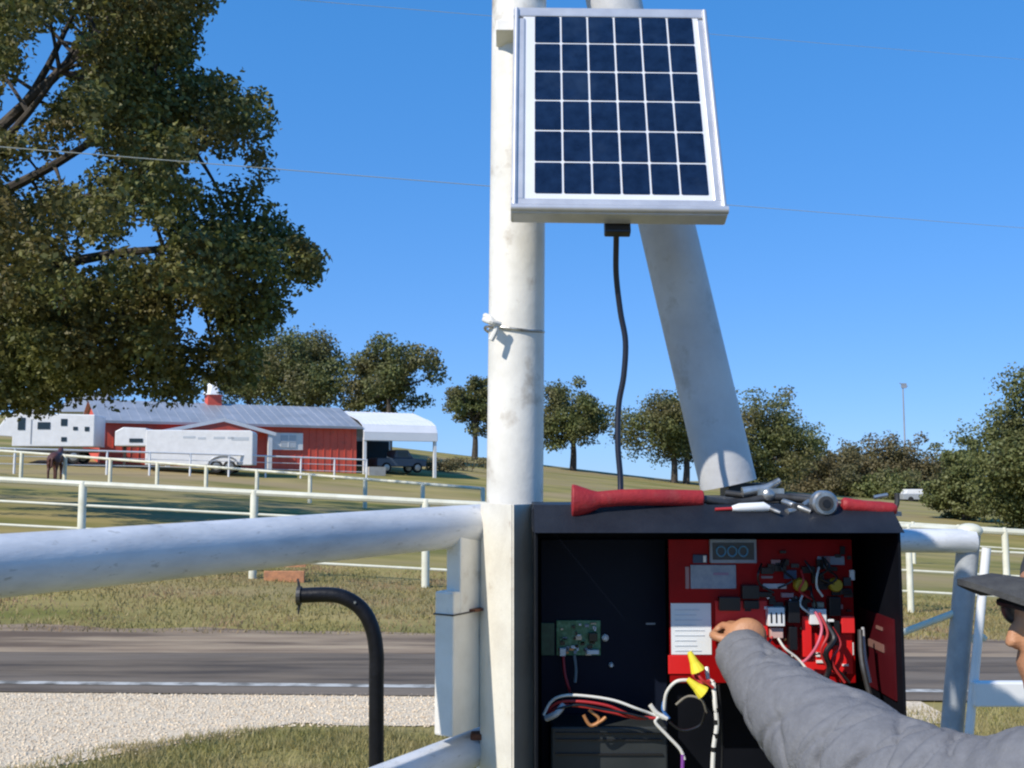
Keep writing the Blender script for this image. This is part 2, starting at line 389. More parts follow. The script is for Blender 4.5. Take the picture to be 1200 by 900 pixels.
while len(cs) < 1150:
    tries += 1
    if random.random() < .66: x, y = random.uniform(-40, 390), random.uniform(-60, 490)
    else: x, y = random.uniform(-560, 390), random.uniform(-470, 490)
    if not inside(x, y): continue
    e = edged(x, y); r = random.uniform(13, 40)
    if e < r*.72: 
        r = e/.72
        if r < 9: continue
    if any(math.hypot(x-gx, y-gy) < gr_+r*.9 for gx, gy, gr_ in gaps): continue
    dep = min(7.5, e/43*1.7+1.0)
    d = DO+random.uniform(-dep, dep*.6)
    # keep the silhouette: the same pixel at any depth
    c = P(x, y, d); rw = r*d/F
    cs.append(c); rs.append(rw); ns.append(int(140*(rw/.6)**2)+12)
oak_base = Vector((-19.6, 28.6, gz(-19.6, 28.6)))
oak = thing('oak_tree', 'huge dark spreading oak tree overhanging the left of the field, nearest tree', 'tree', oak_base)
Vv, Ff = leaves(cs, rs, ns, .17, .85)
fast_mesh('crown', Vv, Ff, leaf_oak, oak)
print('oak leaves', len(Ff))
mb = MB()
fork = oak_base+Vector((.4, 0, 4.2))
mb.tube([oak_base+Vector((0, 0, -.4)), oak_base+Vector((.1, 0, 1)), oak_base+Vector((.2, 0, 2.6)), fork], [.95, .75, .62, .6], 14)
limb_ends = [P(90, 8, 28), P(180, 120, 27), P(290, 130, 28.5), P(330, 290, 28.5), P(230, 330, 27), P(120, 400, 26.5), P(270, 420, 29), P(-200, -200, 28), P(-350, 100, 28), P(100, -150, 29), P(-100, 300, 25), P(200, -60, 27.5), P(70, 85, 27)]
for e in limb_ends:
    k = random.uniform(.2, .45); m1 = fork.lerp(e, .35)+Vector((random.uniform(-.5, .5), random.uniform(-.5, .5), random.uniform(.3, 1.2))); m2 = fork.lerp(e, .7)+Vector((random.uniform(-.6, .6), 0, random.uniform(-.3, .8)))
    path = spline([fork, m1, m2, e], 5); nn = len(path)
    mb.tube(path, [.23*(1-i/nn)+.03 for i in range(nn)], 8)
    for c in random.sample(cs, 90):
        q = min(path[4:], key=lambda p: (p-c).length)
        if (q-c).length < 2.6: mb.tube(spline([q, q.lerp(c, .5)+Vector((0, 0, .15)), c], 3), [.07-.05*i/6 for i in range(7)], 5)
mb.build('trunk', bark, oak, smooth=True)

def ftree(px, py_top, py_bot, w_px, d, label, leafm=leaf_far, hpx=None, **k):
    b = G(px, d); top = P(px, py_top, d).z; w = w_px*d/F*1.30; h = (py_bot-py_top)*d/F*1.18; top += h*.07
    return tree('broadleaf_tree', label, b, top, w, h, leafm, **k)
TG = 'trees on the far hill'
ftree(346, 388, 490, 138, 96, 'wide round tree rising behind the middle of the red barn roof', nclump=46, per=280, group=TG)
ftree(455, 397, 492, 96, 92, 'round tree directly behind the white carport roof', nclump=38, per=250, group=TG)
ftree(290, 400, 490, 100, 104, 'pale dull tree behind the barn beside the great oak', nclump=30, per=240, group=TG)
ftree(556, 435, 517, 66, 112, 'small dark tree half hidden behind the white post', nclump=30, per=240, group=TG, trunk_r=.3)
ftree(671, 440, 530, 88, 112, 'lone round topped tree with one thin trunk, right of the white post', nclump=40, per=250, group=TG, trunk_r=.32, cx=None)
ftree(796, 456, 545, 124, 108, 'two stemmed spreading tree behind the lower end of the leaning pipe', nclump=44, per=260, group=TG, trunks=2, trunk_r=.32)
ftree(902, 456, 580, 110, 112, 'dark tree just right of the leaning pipe above the control box', nclump=46, per=260, group=TG)
for (px, t, b, w, d, lb, m) in [(972, 517, 612, 92, 135, 'low brownish tree above the silver socket on the box', leaf_brown), (1018, 510, 614, 92, 140, 'brown tinged tree left of the thin mast', leaf_brown),
                             (1066, 502, 612, 92, 138, 'rounded brown tree directly below the thin mast', leaf_brown), (1108, 520, 616, 70, 142, 'small greenish tree between the mast and the big right hand tree', leaf_far),
                             (938, 522, 614, 84, 150, 'low dark tree squeezed behind two others right of the leaning pipe', leaf_far), (1045, 545, 606, 80, 128, 'low bushy tree at the foot of the brown trees', leaf_far)]:
    ftree(px, t, b, w, d, lb, m, nclump=42, per=210, lsize=.42, group='trees along the low right horizon')
ftree(1226, 432, 632, 170, 62, 'tall pale green tree cut off by the right edge of the photo', leaf_right, nclump=95, per=330, lsize=.24)
ftree(1126, 497, 625, 72, 74, 'shorter green tree left of the tall right edge tree', leaf_right, nclump=42, per=260, lsize=.26)
for (px, d, w, h, lb) in [(520, 82, 2.6, 1.2, 'low brown bush beside the right post of the carport'), (548, 86, 3.4, 1.5, 'wider scrubby bush between the carport and the white post')]:
    b = G(px, d); o = thing('bush', lb, 'bush', b, 'bushes by the carport')
    Vv, Ff = leaves([b+Vector((random.uniform(-w/2, w/2), random.uniform(-.6, .6), h*.45)) for _ in range(7)], [h*.5]*7, [160]*7, .2)
    fast_mesh('foliage', Vv, Ff, leaf_brown, o)
    st = MB(); [st.tube([b+Vector((dx, 0, -.1)), b+Vector((dx*1.6, 0, h*.6))], .03, 6) for dx in (-.3, 0, .35)]; st.build('stem', bark, o)

pc_ = G(1074, 122); fc = thing('parked_car', 'pale blue car tiny at the foot of the brown trees on the right', 'car', pc_)
CQ = lambda a, b_, z: pc_+Vector((a, b_, z))
m = MB(); m.prism([CQ(-2.2, -.9, .3), CQ(2.2, -.9, .3), CQ(2.15, -.9, .8), CQ(1.2, -.9, .95), CQ(-2.2, -.9, .95)], (0, 1.8, 0)); m.build('body', blue_grey, fc, bevel=.05)
m = MB(); m.prism([CQ(-1.9, -.8, .95), CQ(1.2, -.8, .95), CQ(.5, -.8, 1.5), CQ(-1.6, -.8, 1.5)], (0, 1.6, 0)); m.build('cabin', white, fc, bevel=.05)
for a_ in (-1.3, 1.3):
    for b_ in (-.85, .85): m = MB(); m.lathe(CQ(a_, b_-.1, .33), [(.25, 0), (.33, .03), (.33, .17), (.25, .2)], 14, (0, 1, 0)); m.build('wheel', tyre, fc)
# thin mast on the right horizon
mb_ = G(1058, 150); mast = thing('mast', 'thin pale mast with a small head rising over the brown trees', 'mast', mb_)
tp = P(1058, 452, 150); x = tp.x; MB().tube([Vector((x, 150, mb_.z-1)), Vector((x, 150, tp.z))], [.16, .10], 8).build('pole', roof_grey, mast)
h = MB(); h.box((x+.15, 150, tp.z), (.7, .4, .7)); h.tube([(x-.5, 150, tp.z+.4), (x+.7, 150, tp.z-.1)], .07, 6); h.build('head', roof_grey, mast)

# ------------------------------------------------------------- fences
def fence(label, p0, p1, spacing, h, rails, pr, rr, m, group=None, xs=None, name='pipe_fence', railm=None):
    a, b = Vector((*p0, 0)), Vector((*p1, 0)); L = (b-a).length; n = max(1, int(round(L/spacing)))
    root = thing(name, label, 'fence', (a.x, a.y, gz(a.x, a.y)), group)
    ps = [a.lerp(b, i/n) for i in range(n+1)] if xs is None else [a.lerp(b, t) for t in xs]
    for p in ps:
        z = gz(p.x, p.y); q = MB(); q.lathe((p.x, p.y, z-.3), [(pr, 0), (pr, h+.29), (pr*.8, h+.32)], 10); q.build('post', m, root, smooth=True)
    for hz in rails:
        MB().tube([Vector((p.x, p.y, gz(p.x, p.y)+hz)) for p in ps], rr if hz == rails[0] else rr*.42, 8).build('rail', (railm or m) if hz != rails[0] else m, root, smooth=True)
    return root
fence('white pipe fence across the road, nearest long fence left of the post', (-14.67, 16), (1.33, 16), 2.667, 1.33, [1.31, .98, .62, .28], .062, .05, cream, 'white pasture fences')
fence('white pipe fence across the road right of the control box', (3.22, 16.2), (16.45, 15.6), 1.47, 1.33, [1.31, 1.0, .64, .32], .05, .045, cream, 'white pasture fences')
fence('distant white fence on the low field at right behind the nearer one', (4, 31), (30, 29), 1.3, 1.2, [1.15, .62], .055, .05, cream, 'white pasture fences')
a, b = G(-70, 52), G(566, 42)
fence('white pipe fence in the middle of the green pasture', (a.x, a.y), (b.x, b.y), 2.65, 1.25, [1.22], .09, .062, cream, 'white pasture fences')
a, b = G(-40, 51.5), G(430, 66)
fence('thin white fence in front of the red barn and the trailers', (a.x, a.y), (b.x, b.y), 2.3, 1.3, [1.28, .9, .5], .06, .05, white, 'white pasture fences')
# orange board hanging on the near fence
ob = thing('orange_board', 'weathered orange board hung on the fence behind the black bent pipe', 'board', P(332, 690, 15.8))
m = MB(); m.box(P(333, 679, 15.85), (.62, .04, .26)); m.build('board', orange, ob, bevel=.01)
m = MB(); m.box(P(345, 662, 15.85), (.35, .04, .06)); m.build('batten', orange, ob)

# ------------------------------------------------------------- barn
KA, KB = (418-600)/F, (118-600)/F
A = Vector((KA*71, 71, 0)); B = Vector((KB*63, 63, 0)); L = (A-B).length; U = (A-B).normalized(); Vd = Vector((-U.y, U.x, 0))
if Vd.y < 0: Vd = -Vd
RB = rot_from(U); GB = 2.0
def onplane(px, off=0):
    """distance along the barn front at which a pixel column meets the plane shifted by off metres"""
    k = (px-600)/F; O = B+Vd*off
    return (k*O.y-O.x)/(U.x-k*U.y)
def BP(u, v, z): return B+U*u+Vd*v+Vector((0, 0, z))
EAVE, RIDGE, DEP = 5.25, 6.75, 9.0
barn = thing('red_barn', 'long red barn with grey metal roof and white trim on the hill', 'barn', (B.x, B.y, GB))
m = MB(); m.add([BP(0, 0, 1.2), BP(L, 0, 1.2), BP(L, 0, EAVE), BP(0, 0, EAVE), BP(0, DEP, 1.2), BP(L, DEP, 1.2), BP(L, DEP, EAVE), BP(0, DEP, EAVE), BP(0, DEP/2, RIDGE), BP(L, DEP/2, RIDGE)],
      [(0, 1, 2, 3), (4, 7, 6, 5), (0, 3, 8, 7, 4), (1, 5, 6, 9, 2), (3, 2, 9, 8), (7, 8, 9, 6)]); m.build('wall', barn_red, barn)
m = MB()
u = .25
while u < L:
    m.box(BP(u, -.015, (EAVE+1.2)/2), (.06, .03, EAVE-1.25), RB); u += .5
m.build('wall_ribs', barn_red, barn)
def slab(mb, p, q, r, s, t): # quad p q r s thickened by t
    n = (q-p).cross(s-p).normalized()*t; vs = [p, q, r, s, p+n, q+n, r+n, s+n]
    mb.add(vs, [(0, 1, 2, 3), (4, 7, 6, 5), (0, 4, 5, 1), (1, 5, 6, 2), (2, 6, 7, 3), (3, 7, 4, 0)])
m = MB(); ov = .3
slab(m, BP(-ov, -.4, EAVE-.10), BP(L+ov, -.4, EAVE-.10), BP(L+ov, DEP/2, RIDGE+.05), BP(-ov, DEP/2, RIDGE+.05), .08)
slab(m, BP(L+ov, DEP+.4, EAVE-.10), BP(-ov, DEP+.4, EAVE-.10), BP(-ov, DEP/2, RIDGE+.05), BP(L+ov, DEP/2, RIDGE+.05), .08)
u = 0
while u < L:
    p, q = BP(u, -.4, EAVE-.02), BP(u, DEP/2, RIDGE+.13); m.tube([p, q], .03, 4); u += .6
m.build('roof', roof_grey, barn)
m = MB(); m.box(BP(L/2, -.43, EAVE-.06), (L+.6, .05, .16), RB); m.build('eave_trim', roof_grey, barn)
cu = onplane(249, DEP/2); c = BP(cu, DEP/2, RIDGE-.2)
cp = MB(); cp.box(c+Vector((0, 0, .35)), (.95, .95, 1.1), RB); cpo = cp.build('cupola', barn_red, barn)
MB().lathe(c+Vector((0, 0, .9)), [(.75, 0), (.72, .1), (.55, .45), (.35, .85), (.10, 1.3), (.03, 1.55)], 8).build('cupola_roof', white, cpo)
# porch with white gable trim
u0, u1, um = onplane(196, -1.1), onplane(318, -1.1), onplane(262, -1.1)
def zat(py, u, v): 
    p = BP(u, v, 0); return P(600, py, p.y).z
zl, zp, zr = zat(505, u0, -1.1), zat(493, um, -1.1), zat(508, u1, -1.1)
m = MB(); m.prism([BP(u0, -1.1, zl), BP(u1, -1.1, zr), BP(um, -1.1, zp)], Vd*1.09); m.build('porch_gable', barn_red, barn)
m = MB()
for p, q in ((BP(u0-.3, -1.13, zl-.05), BP(um, -1.13, zp+.05)), (BP(um, -1.13, zp+.05), BP(u1+.3, -1.13, zr-.05))):
    m.box((p+q)/2, ((q-p).length, .1, .22), rot_from(q-p))
m.build('gable_trim', white, barn)
for uu in (u0+.1, u1-.05):
    MB().box(BP(uu, -1.0, 3.2), (.26, .2, zr*2-6.4), RB).build('porch_post', white, barn)
uw0, uw1 = onplane(319, -.06), onplane(355, -.06); zt, zb = zat(507, uw0, 0), zat(527, uw0, 0)
w = MB().box(BP((uw0+uw1)/2, -.06, (zt+zb)/2), (uw1-uw0, .1, zt-zb), RB).build('window', white, barn)
MB().box(BP((uw0+uw1)/2+.05, -.12, (zt+zb)/2), ((uw1-uw0)*.5, .06, (zt-zb)*.72), RB).build('pane', ink, w)
m = MB(); m.box(BP((uw0+uw1)/2+.05, -.155, (zt+zb)/2), (.07, .02, (zt-zb)*.72), RB); m.box(BP((uw0+uw1)/2+.05, -.155, (zt+zb)/2), ((uw1-uw0)*.5, .02, .06), RB); m.build('glazing_bar', white, w)
# carport
cpt = thing('carport', 'white metal carport with rounded eave at the right end of the red barn', 'carport', BP(L+.4, 0, GB-.3))
u0, u1 = L+.35, onplane(511, -.3)
prof = [(-.5, 4.35), (-.48, 4.9), (-.2, 5.4), (.6, 5.75), (4.0, 6.55), (7.4, 5.75), (8.2, 5.4), (8.5, 4.9), (8.52, 4.35)]
m = MB()
for (v0, z0), (v1, z1) in zip(prof, prof[1:]): slab(m, BP(u0, v0, z0), BP(u1, v0, z0), BP(u1, v1, z1), BP(u0, v1, z1), .05)
u = u0
while u < u1+.01:
    m.tube([BP(u, v, z+.04) for v, z in prof], .04, 4); u += (u1-u0)/16
m.build('roof', roof_white, cpt)
for uu in (u0+.12, u1-.12):
    for v in (-.35, 8.35): MB().box(BP(uu, v, 3.0), (.2, .2, 3.2), RB).build('post', white, cpt)
MB().box(BP((u0+u1)/2, 8.2, 3.4), (u1-u0-.4, .06, 2.4), RB).build('shade_panel', dark_in, cpt)  # near-black sheet stands for the shade inside the carport
MB().box(BP((u0+u1)/2, -.38, 4.42), (u1-u0, .12, .18), RB).build('header_beam', white, cpt)
# wagon under the carport
def wheel(parent, c, r, w, axis):
    a = Vector(axis).normalized(); k = MB(); k.lathe(Vector(c)-a*w/2, [(r*.7, 0), (r*.95, 0), (r, w*.2), (r, w*.8), (r*.95, w), (r*.7, w)], 18, a); o = k.build('wheel', tyre, parent, smooth=True)
    MB().lathe(Vector(c)-a*(w/2+.012), [(r*.25, 0), (r*.6, .01), (r*.68, .05), (r*.68, w)], 14, a).build('rim', steel, o); return o
def gzp(p): return gz(p.x, p.y)
c = BP(onplane(466, 2.0), 2.0, 0); c.z = gzp(c)+.05
pk = thing('pickup_truck', 'dark blue grey pickup truck parked in the shade under the carport', 'truck', c)
def TP(a, b_, z): return c+U*a+Vd*b_+Vector((0, 0, z))
m = MB(); m.prism([TP(-1.9, -.9, .45), TP(1.9, -.9, .45), TP(1.9, -.9, .95), TP(.9, -.9, 1.05), TP(-1.9, -.9, 1.05)], Vd*1.8); m.build('body', car_blue, pk, bevel=.05)
m = MB(); m.prism([TP(-.55, -.8, 1.05), TP(.95, -.8, 1.05), TP(.5, -.8, 1.65), TP(-.45, -.8, 1.65)], Vd*1.6); m.build('cab', car_blue, pk, bevel=.05)
MB().box(TP(.1, -.815, 1.35), (.8, .02, .36), RB).build('window', glass, pk)
for aa in (-1.2, 1.2):
    for bb in (-.85, .85): wheel(pk, TP(aa, bb, .37), .37, .22, Vd)
c2 = BP(onplane(441, -.9), -.9, 0); c2.z = gzp(c2); tr = thing('trough', 'pale concrete trough beside the left post of the carport', 'trough', c2)
m = MB(); m.box(c2+Vector((0, 0, .12)), (1.2, .6, .3), RB); [m.box(c2+U*a_*.55+Vector((0, 0, .42)), (.1, .6, .32), RB) for a_ in (-1, 1)]; [m.box(c2+Vd*a_*.26+Vector((0, 0, .42)), (1.0, .08, .32), RB) for a_ in (-1, 1)]; m.build('basin', concrete, tr)

# white gooseneck livestock trailer
def tl_setup(px, d):
    p = G(px, d); return p
U0, V0, RB0 = U, Vd, RB; U = Vector((1, .13, 0)).normalized(); Vd = Vector((-U.y, U.x, 0)); RB = rot_from(U)
ct = G(238, 61.5); Ut = rot_from(U) ; tr = thing('stock_trailer', 'long white gooseneck trailer with two axles parked before the barn porch', 'trailer', ct)
k = 61.5/F
def TT(a, b_, z): return ct+U*a+Vd*b_+Vector((0, 0, z))
hl = 60*k/ U.x*.99; zt = P(600, 505, 61.5).z-ct.z
m = MB(); m.prism([TT(-hl, -1.1, .45), TT(hl, -1.1, .45), TT(hl, -1.1, zt-.12), TT(hl-.15, -1.1, zt), TT(-hl, -1.1, zt)], Vd*2.2); m.build('body', white, tr, bevel=.05)
m = MB(); m.prism([TT(-hl-1.75, -1.05, zt-.95), TT(-hl+.02, -1.05, zt-.95), TT(-hl+.02, -1.05, zt+.1), TT(-hl-1.3, -1.05, zt+.15), TT(-hl-1.75, -1.05, zt-.1)], Vd*2.1); m.build('gooseneck', white, tr, bevel=.05)
MB().box(TT(-hl-.55, -1.07, zt-.62), (.75, .03, .22), RB).build('window', glass, tr)
m = MB(); m.box(TT(-hl-1.4, 0, zt-1.5), (.15, .15, 1.2), RB); m.build('hitch', dark_steel, tr)
for i, aa in enumerate((-3.2, -2.5, -1.8, -1.15, -.3, .1)): pass
m = MB()
for a0, a1, z in ((-1.05, -.35, 0), (-.2, .25, -.06), (.7, 1.35, -.03), (1.5, 1.85, -.03)): m.box(TT((a0+a1)/2+.1, -1.105, zt-.42+z), (a1-a0, .01, .13), RB)
m.build('side_lettering', ink, tr)
MB().box(TT(hl-.75, -1.105, zt-.5), (1.0, .01, .2), RB).build('vent', ink, tr)
for aa in (1.0, 1.75):
    for bb in (-1.0, 1.0): wheel(tr, TT(aa, bb, .38), .38, .22, Vd)
m = MB(); m.tube([TT(1.375+.85*math.cos(t), -1.13, .5+.5*math.sin(t)) for t in [i*math.pi/10 for i in range(11)]], .05, 6); m.build('fender', roof_grey, tr)

# camper
cr = G(60, 60.5); rv = thing('camper', 'white camper with dark windows and sloped front under the oak', 'camper', cr)
def RP(a, b_, z): return cr+U*a+Vd*b_+Vector((0, 0, z))
k = 60.5/F; X = lambda px: (px-60)*k/U.x*.97; Z = lambda py: P(600, py, 60.5).z-cr.z
m = MB(); m.prism([RP(X(24), -1.2, Z(524)), RP(X(116), -1.2, Z(524)), RP(X(116), -1.2, Z(487)), RP(X(60), -1.2, Z(486)), RP(X(33), -1.2, Z(482)), RP(X(18), -1.2, Z(488)), RP(X(6), -1.2, Z(505)), RP(X(8), -1.2, Z(512)), RP(X(24), -1.2, Z(513))], Vd*2.4); m.build('body', white, rv, bevel=.05)
for (x0, x1, y0, y1) in ((30, 38, 491, 505), (52, 66, 496, 504), (78, 85, 492, 500), (92, 97, 501, 505), (105, 110, 501, 506), (79, 85, 513, 518)):
    MB().box(RP((X(x0)+X(x1))/2, -1.21, (Z(y0)+Z(y1))/2), (X(x1)-X(x0), .04, Z(y0)-Z(y1)), RB).build('window', glass, rv)
m = MB(); m.box(RP(X(68), 0, Z(525)-.15), (X(112)-X(28), 2.0, .22), RB); m.build('chassis', dark_steel, rv)
MB().box(RP(X(45), -1.215, (Z(492)+Z(522))/2), (.05, .02, Z(494)-Z(522)), RB).build('door_edge', roof_grey, rv)
MB().box(RP(X(45), -.2, Z(480)), (.8, .7, .3), RB).build('roof_vent', white, rv)
for aa in (X(80), X(93)):
    for bb in (-1.0, 1.0): wheel(rv, RP(aa, bb, .38), .38, .22, Vd)

# small house with hipped grey roof behind the camper
hc = G(96, 82); hs = thing('house', 'small pale house with hipped grey roof behind the camper', 'house', hc)
k = 82/F
def HP(x, y, z): return hc+Vector((x, y, z))
zt, ze = P(600, 459, 82).z-hc.z, P(600, 483, 82).z-hc.z
MB().box(HP(.3, 2, ze/2-.2), (4.2, 4, ze+.4)).build('wall', cream, hs)
m = MB(); m.add([HP(-2.6, -.6, ze), HP(2.9, -.6, ze), HP(2.9, 4.6, ze), HP(-2.6, 4.6, ze), HP(-.9, 2, zt), HP(1.2, 2, zt)], [(0, 1, 5, 4), (1, 2, 5), (2, 3, 4, 5), (3, 0, 4), (0, 3, 2, 1)]); m.build('roof', roof_grey, hs)
MB().box(HP(.6, -.02, ze-.9), (.9, .06, .8)).build('window', glass, hs)
MB().box(HP(-1.0, -.03, 1.1), (.9, .06, 2.1)).build('door', white, hs)

# horse grazing by the fence
hp = G(67, 49); hz_ = .98
def HZ_(a, b_, z): return hp+Vector((-a*.22+b_*.9, a*.95+b_*.2, z*hz_))
me = bpy.data.meshes.new('horse')
hv = {'pel': (-.6, 0, 1.12, .27), 'bar': (-.1, 0, 1.08, .30), 'che': (.45, 0, 1.12, .27), 'nk': (.85, 0, 1.35, .16), 'pol': (1.15, 0, 1.6, .11), 'muz': (1.5, 0, 1.35, .07),
      'hl1': (-.7, .18, .85, .14), 'hl2': (-.72, .18, .55, .075), 'hl3': (-.78, .18, .5, .06), 'hl4': (-.75, .18, .06, .05), 'hr1': (-.7, -.18, .85, .14), 'hr2': (-.70, -.18, .55, .075), 'hr3': (-.82, -.18, .5, .06), 'hr4': (-.79, -.18, .06, .05),
      'fl1': (.5, .16, .85, .11), 'fl2': (.5, .16, .45, .06), 'fl4': (.48, .16, .06, .05), 'fr1': (.5, -.16, .85, .11), 'fr2': (.56, -.16, .45, .06), 'fr4': (.54, -.16, .06, .05),
      't1': (-.9, 0, 1.1, .06), 't2': (-.98, 0, .6, .05)}
he = 'pel-bar bar-che che-nk nk-pol pol-muz pel-hl1 hl1-hl2 hl2-hl3 hl3-hl4 pel-hr1 hr1-hr2 hr2-hr3 hr3-hr4 che-fl1 fl1-fl2 fl2-fl4 che-fr1 fr1-fr2 fr2-fr4 pel-t1 t1-t2'.split()
def skin_mesh(name, verts, edges, root, tf, levels=2):
    keys = list(verts); me = bpy.data.meshes.new(name)
    me.from_pydata([tf(*verts[k][:3]) for k in keys], [tuple(keys.index(q) for q in e.split('-')) for e in edges], [])
    o = bpy.data.objects.new(name, me); COL.objects.link(o)
    sk = o.modifiers.new('s', 'SKIN'); sk.use_smooth_shade = True
    roots = root if isinstance(root, (list, tuple)) else [root]
    for i, kx in enumerate(keys):
        r = verts[kx][3]; me.skin_vertices[0].data[i].radius = (r, r); me.skin_vertices[0].data[i].use_root = kx in roots
    sb = o.modifiers.new('u', 'SUBSURF'); sb.levels = levels; sb.render_levels = levels
    dg = bpy.context.evaluated_depsgraph_get(); dg.update()
    m2 = bpy.data.meshes.new_from_object(o.evaluated_get(dg)); bpy.data.objects.remove(o, do_unlink=True)
    return m2
m2 = skin_mesh('horse', hv, he, 'bar', lambda a, b_, z: HZ_(a, b_, z)-hp)
ho = bpy.data.objects.new('horse', m2); COL.objects.link(ho); ho.location = hp; m2.materials.append(horse_brown)
for p in m2.polygons: p.use_smooth = True
tag(ho, 'dark brown horse standing in the pasture behind a white fence post', 'horse')

# ------------------------------------------------------------- overhead wires
def owire(label, a, b, sag, r):
    pts = [a.lerp(b, i/24)-Vector((0, 0, sag*4*(i/24)*(1-i/24))) for i in range(25)]
    tag(MB().tube(pts, r, 6).build('overhead_wire', wire_pale), label, 'wire', 'overhead wires')
owire('pale overhead wire passing in front of the oak crown', P(-300, 148, 17), P(1700, 300, 150), .3, .011)
owire('faint overhead wire crossing the sky at the top left of the solar panel', P(-100, -38, 26), P(1700, 105, 150), .3, .010)

# ------------------------------------------------------------- main post and leaning pipe
DP = 2.2; PR = .0605; pc = P(601, 560, DP); x0 = pc.x
post = thing('main_post', 'tall thick white pipe post carrying the solar panel and the control box', 'post', (x0, DP, 0))
def pfn(t, th): return 1+.006*math.sin(th*3+t*9)
pts = [Vector((x0-.012+.03*(z/3.2), DP, z)) for z in np.linspace(-.3, 3.2, 40)]
m = MB(); m.tube(pts, PR, 40, fn=pfn); m.build('pipe', white_pipe, post, smooth=True)
# angle plate down the right front of the post, next to the box, and collars
m = MB(); zt = P(612, 590, 2.06).z
pa, pb, pe = Vector((.001, 1.975, 0)), Vector((.0385, 2.055, 0)), Vector((-.062, 2.115, 0))
stain = mat('stained_paint', (.76, .72, .62), (.60, .55, .46), rough=.6, scale=9, bump=.08, bscale=50, lo=.42, hi=.75, c3=(.36, .27, .19), s3=20, lo3=.64, hi3=.8)
for q_, nm in ((pb, 'mount_plate'), (pe, 'mount_flange')):
    e_ = q_-pa; m = MB(); m.box((pa+q_)/2+Vector((0, 0, (zt+1.0)/2)), (e_.length, .006, zt-1.0), rot_from(e_)); m.build(nm, stain, post, bevel=.001)
zc = P(600, 856, 2.14).z
m = MB(); m.lathe((x0-.012, DP, zc-.5), [(PR+.004, 0), (PR+.004, .495), (PR+.001, .5)], 40); m.build('lower_sleeve', white_pipe, post, smooth=True)
m = MB(); m.lathe(P(617, 716, 2.05), [(.004, -.01), (.004, .01)], 10, (.4, -.9, 0)); m.build('bolt', dark_steel, post)
# wire tie
zt = P(600, 384, 2.14).z
m = MB(); pp = []
for i in range(41):
    t = 2*math.pi*i/40; pp.append(Vector((x0+.003+(PR+.003)*math.cos(t), DP+(PR+.003)*math.sin(t), zt+.004*math.sin(t*2+1)-.004*math.cos(t))))
m.tube(pp, .0032, 8); m.build('tie_wire', steel, post)
kn = P(575, 381, 2.13); m = MB(); m.tube(spline([kn+Vector((-.012, 0, .02)), kn+Vector((.0, -.012, .012)), kn+Vector((.012, -.012, -.008)), kn+Vector((.001, -.012, -.034))], 5), .006, 8)
m.tube(spline([kn+Vector((.02, -.01, .0)), kn+Vector((0, -.02, .004)), kn+Vector((-.013, 0, .012))], 5), .006, 8); m.build('wire_knot', wire_white, post)
# leaning pipe: paint greyed overall to deepen the panel's shade, blotched with wear
q0, q1 = P(781, 262, 2.30), P(853, 566, 2.30); dl = (q1-q0).normalized()
lp = thing('leaning_pipe', 'white pipe leaning down from behind the solar panel to the control box', 'pipe', q1)
top = q0-dl*.62; bot = q1+dl*.004
m = MB(); m.tube([top.lerp(bot, i/30) for i in range(31)], .063, 40, fn=pfn); m.build('pipe', mat('shade_greyed_paint', (.60, .60, .59), (.48, .48, .48), rough=.5, scale=6, bump=.07, bscale=45, c3=(.34, .32, .28), s3=14, lo3=.58, hi3=.8), lp, smooth=True)
m = MB(); m.tube([top+Vector((.05, 0, .02)), Vector((x0, DP, top.z+.05))], .05, 20); m.build('top_joint', white_pipe, lp, smooth=True)
# saddle below the pipe that stands on the box top
ZB = P(840, 597, 1.9).z
m = MB(); m.box((q1.x+.01, 2.16, (ZB+q1.z)/2-.01), (.16, .30, .012)); m.box((q1.x+.05, 2.34, (q1.z+.6)/2), (.1, .1, q1.z-.6)); m.build('foot_bracket', dark_steel, lp, bevel=.002)

# ------------------------------------------------------------- solar panel
TL, TR, BR, BL = P(598, 8, 2.09), P(829, 10, 2.085), P(853, 252, 1.885), P(603, 249, 1.885)
wv = (BR-BL).normalized(); hv_ = ((TL+TR)/2-(BL+BR)/2); hv_ = (hv_-wv*hv_.dot(wv)); PH = hv_.length; hv_.normalize(); nv = wv.cross(hv_).normalized()
PW = ((BR-BL).length+(TR-TL).length)/2; pc0 = (TL+TR+BR+BL)/4
if nv.y > 0: nv = -nv
Mp = Matrix((wv, hv_, nv)).transposed()
def SP(a, b_, c=0): return pc0+wv*(a-.5)*PW+hv_*(b_-.5)*PH+nv*c
sp = thing('solar_panel', 'small solar panel of dark blue cells in a silver frame on the post', 'solar panel', SP(.5, 0))
TH = .034; fw = .026
m = MB()
for a, b_, sx, sy in ((.5, 0, PW, fw*1.35), (.5, 1, PW, fw)):
    cy = fw/2/PH*1.0 if b_ == 0 else 1-fw/2/PH
    m.box(SP(a, cy if b_ else fw*1.35/2/PH, -TH/2), (sx, sy, TH), Mp)
for a in (0, 1): m.box(SP(fw/2/PW if a == 0 else 1-fw/2/PW, .5, -TH/2), (fw, PH-fw*2.4, TH), Mp)
# rounded roll along each frame member as in the photo
m.build('frame', alu, sp, bevel=.004)
m = MB(); m.tube([SP(.0, .018, .002), SP(1, .018, .002)], .008, 14); m.tube([SP(.016, .02, .001), SP(.016, .985, .001)], .005, 12); m.tube([SP(.984, .02, .001), SP(.984, .985, .001)], .005, 12); m.build('frame_roll', alu, sp, smooth=True)
MB().box(SP(.5, .5, -.006), (PW-fw*1.6, PH-fw*2, .006), Mp).build('backsheet', backsheet, sp)
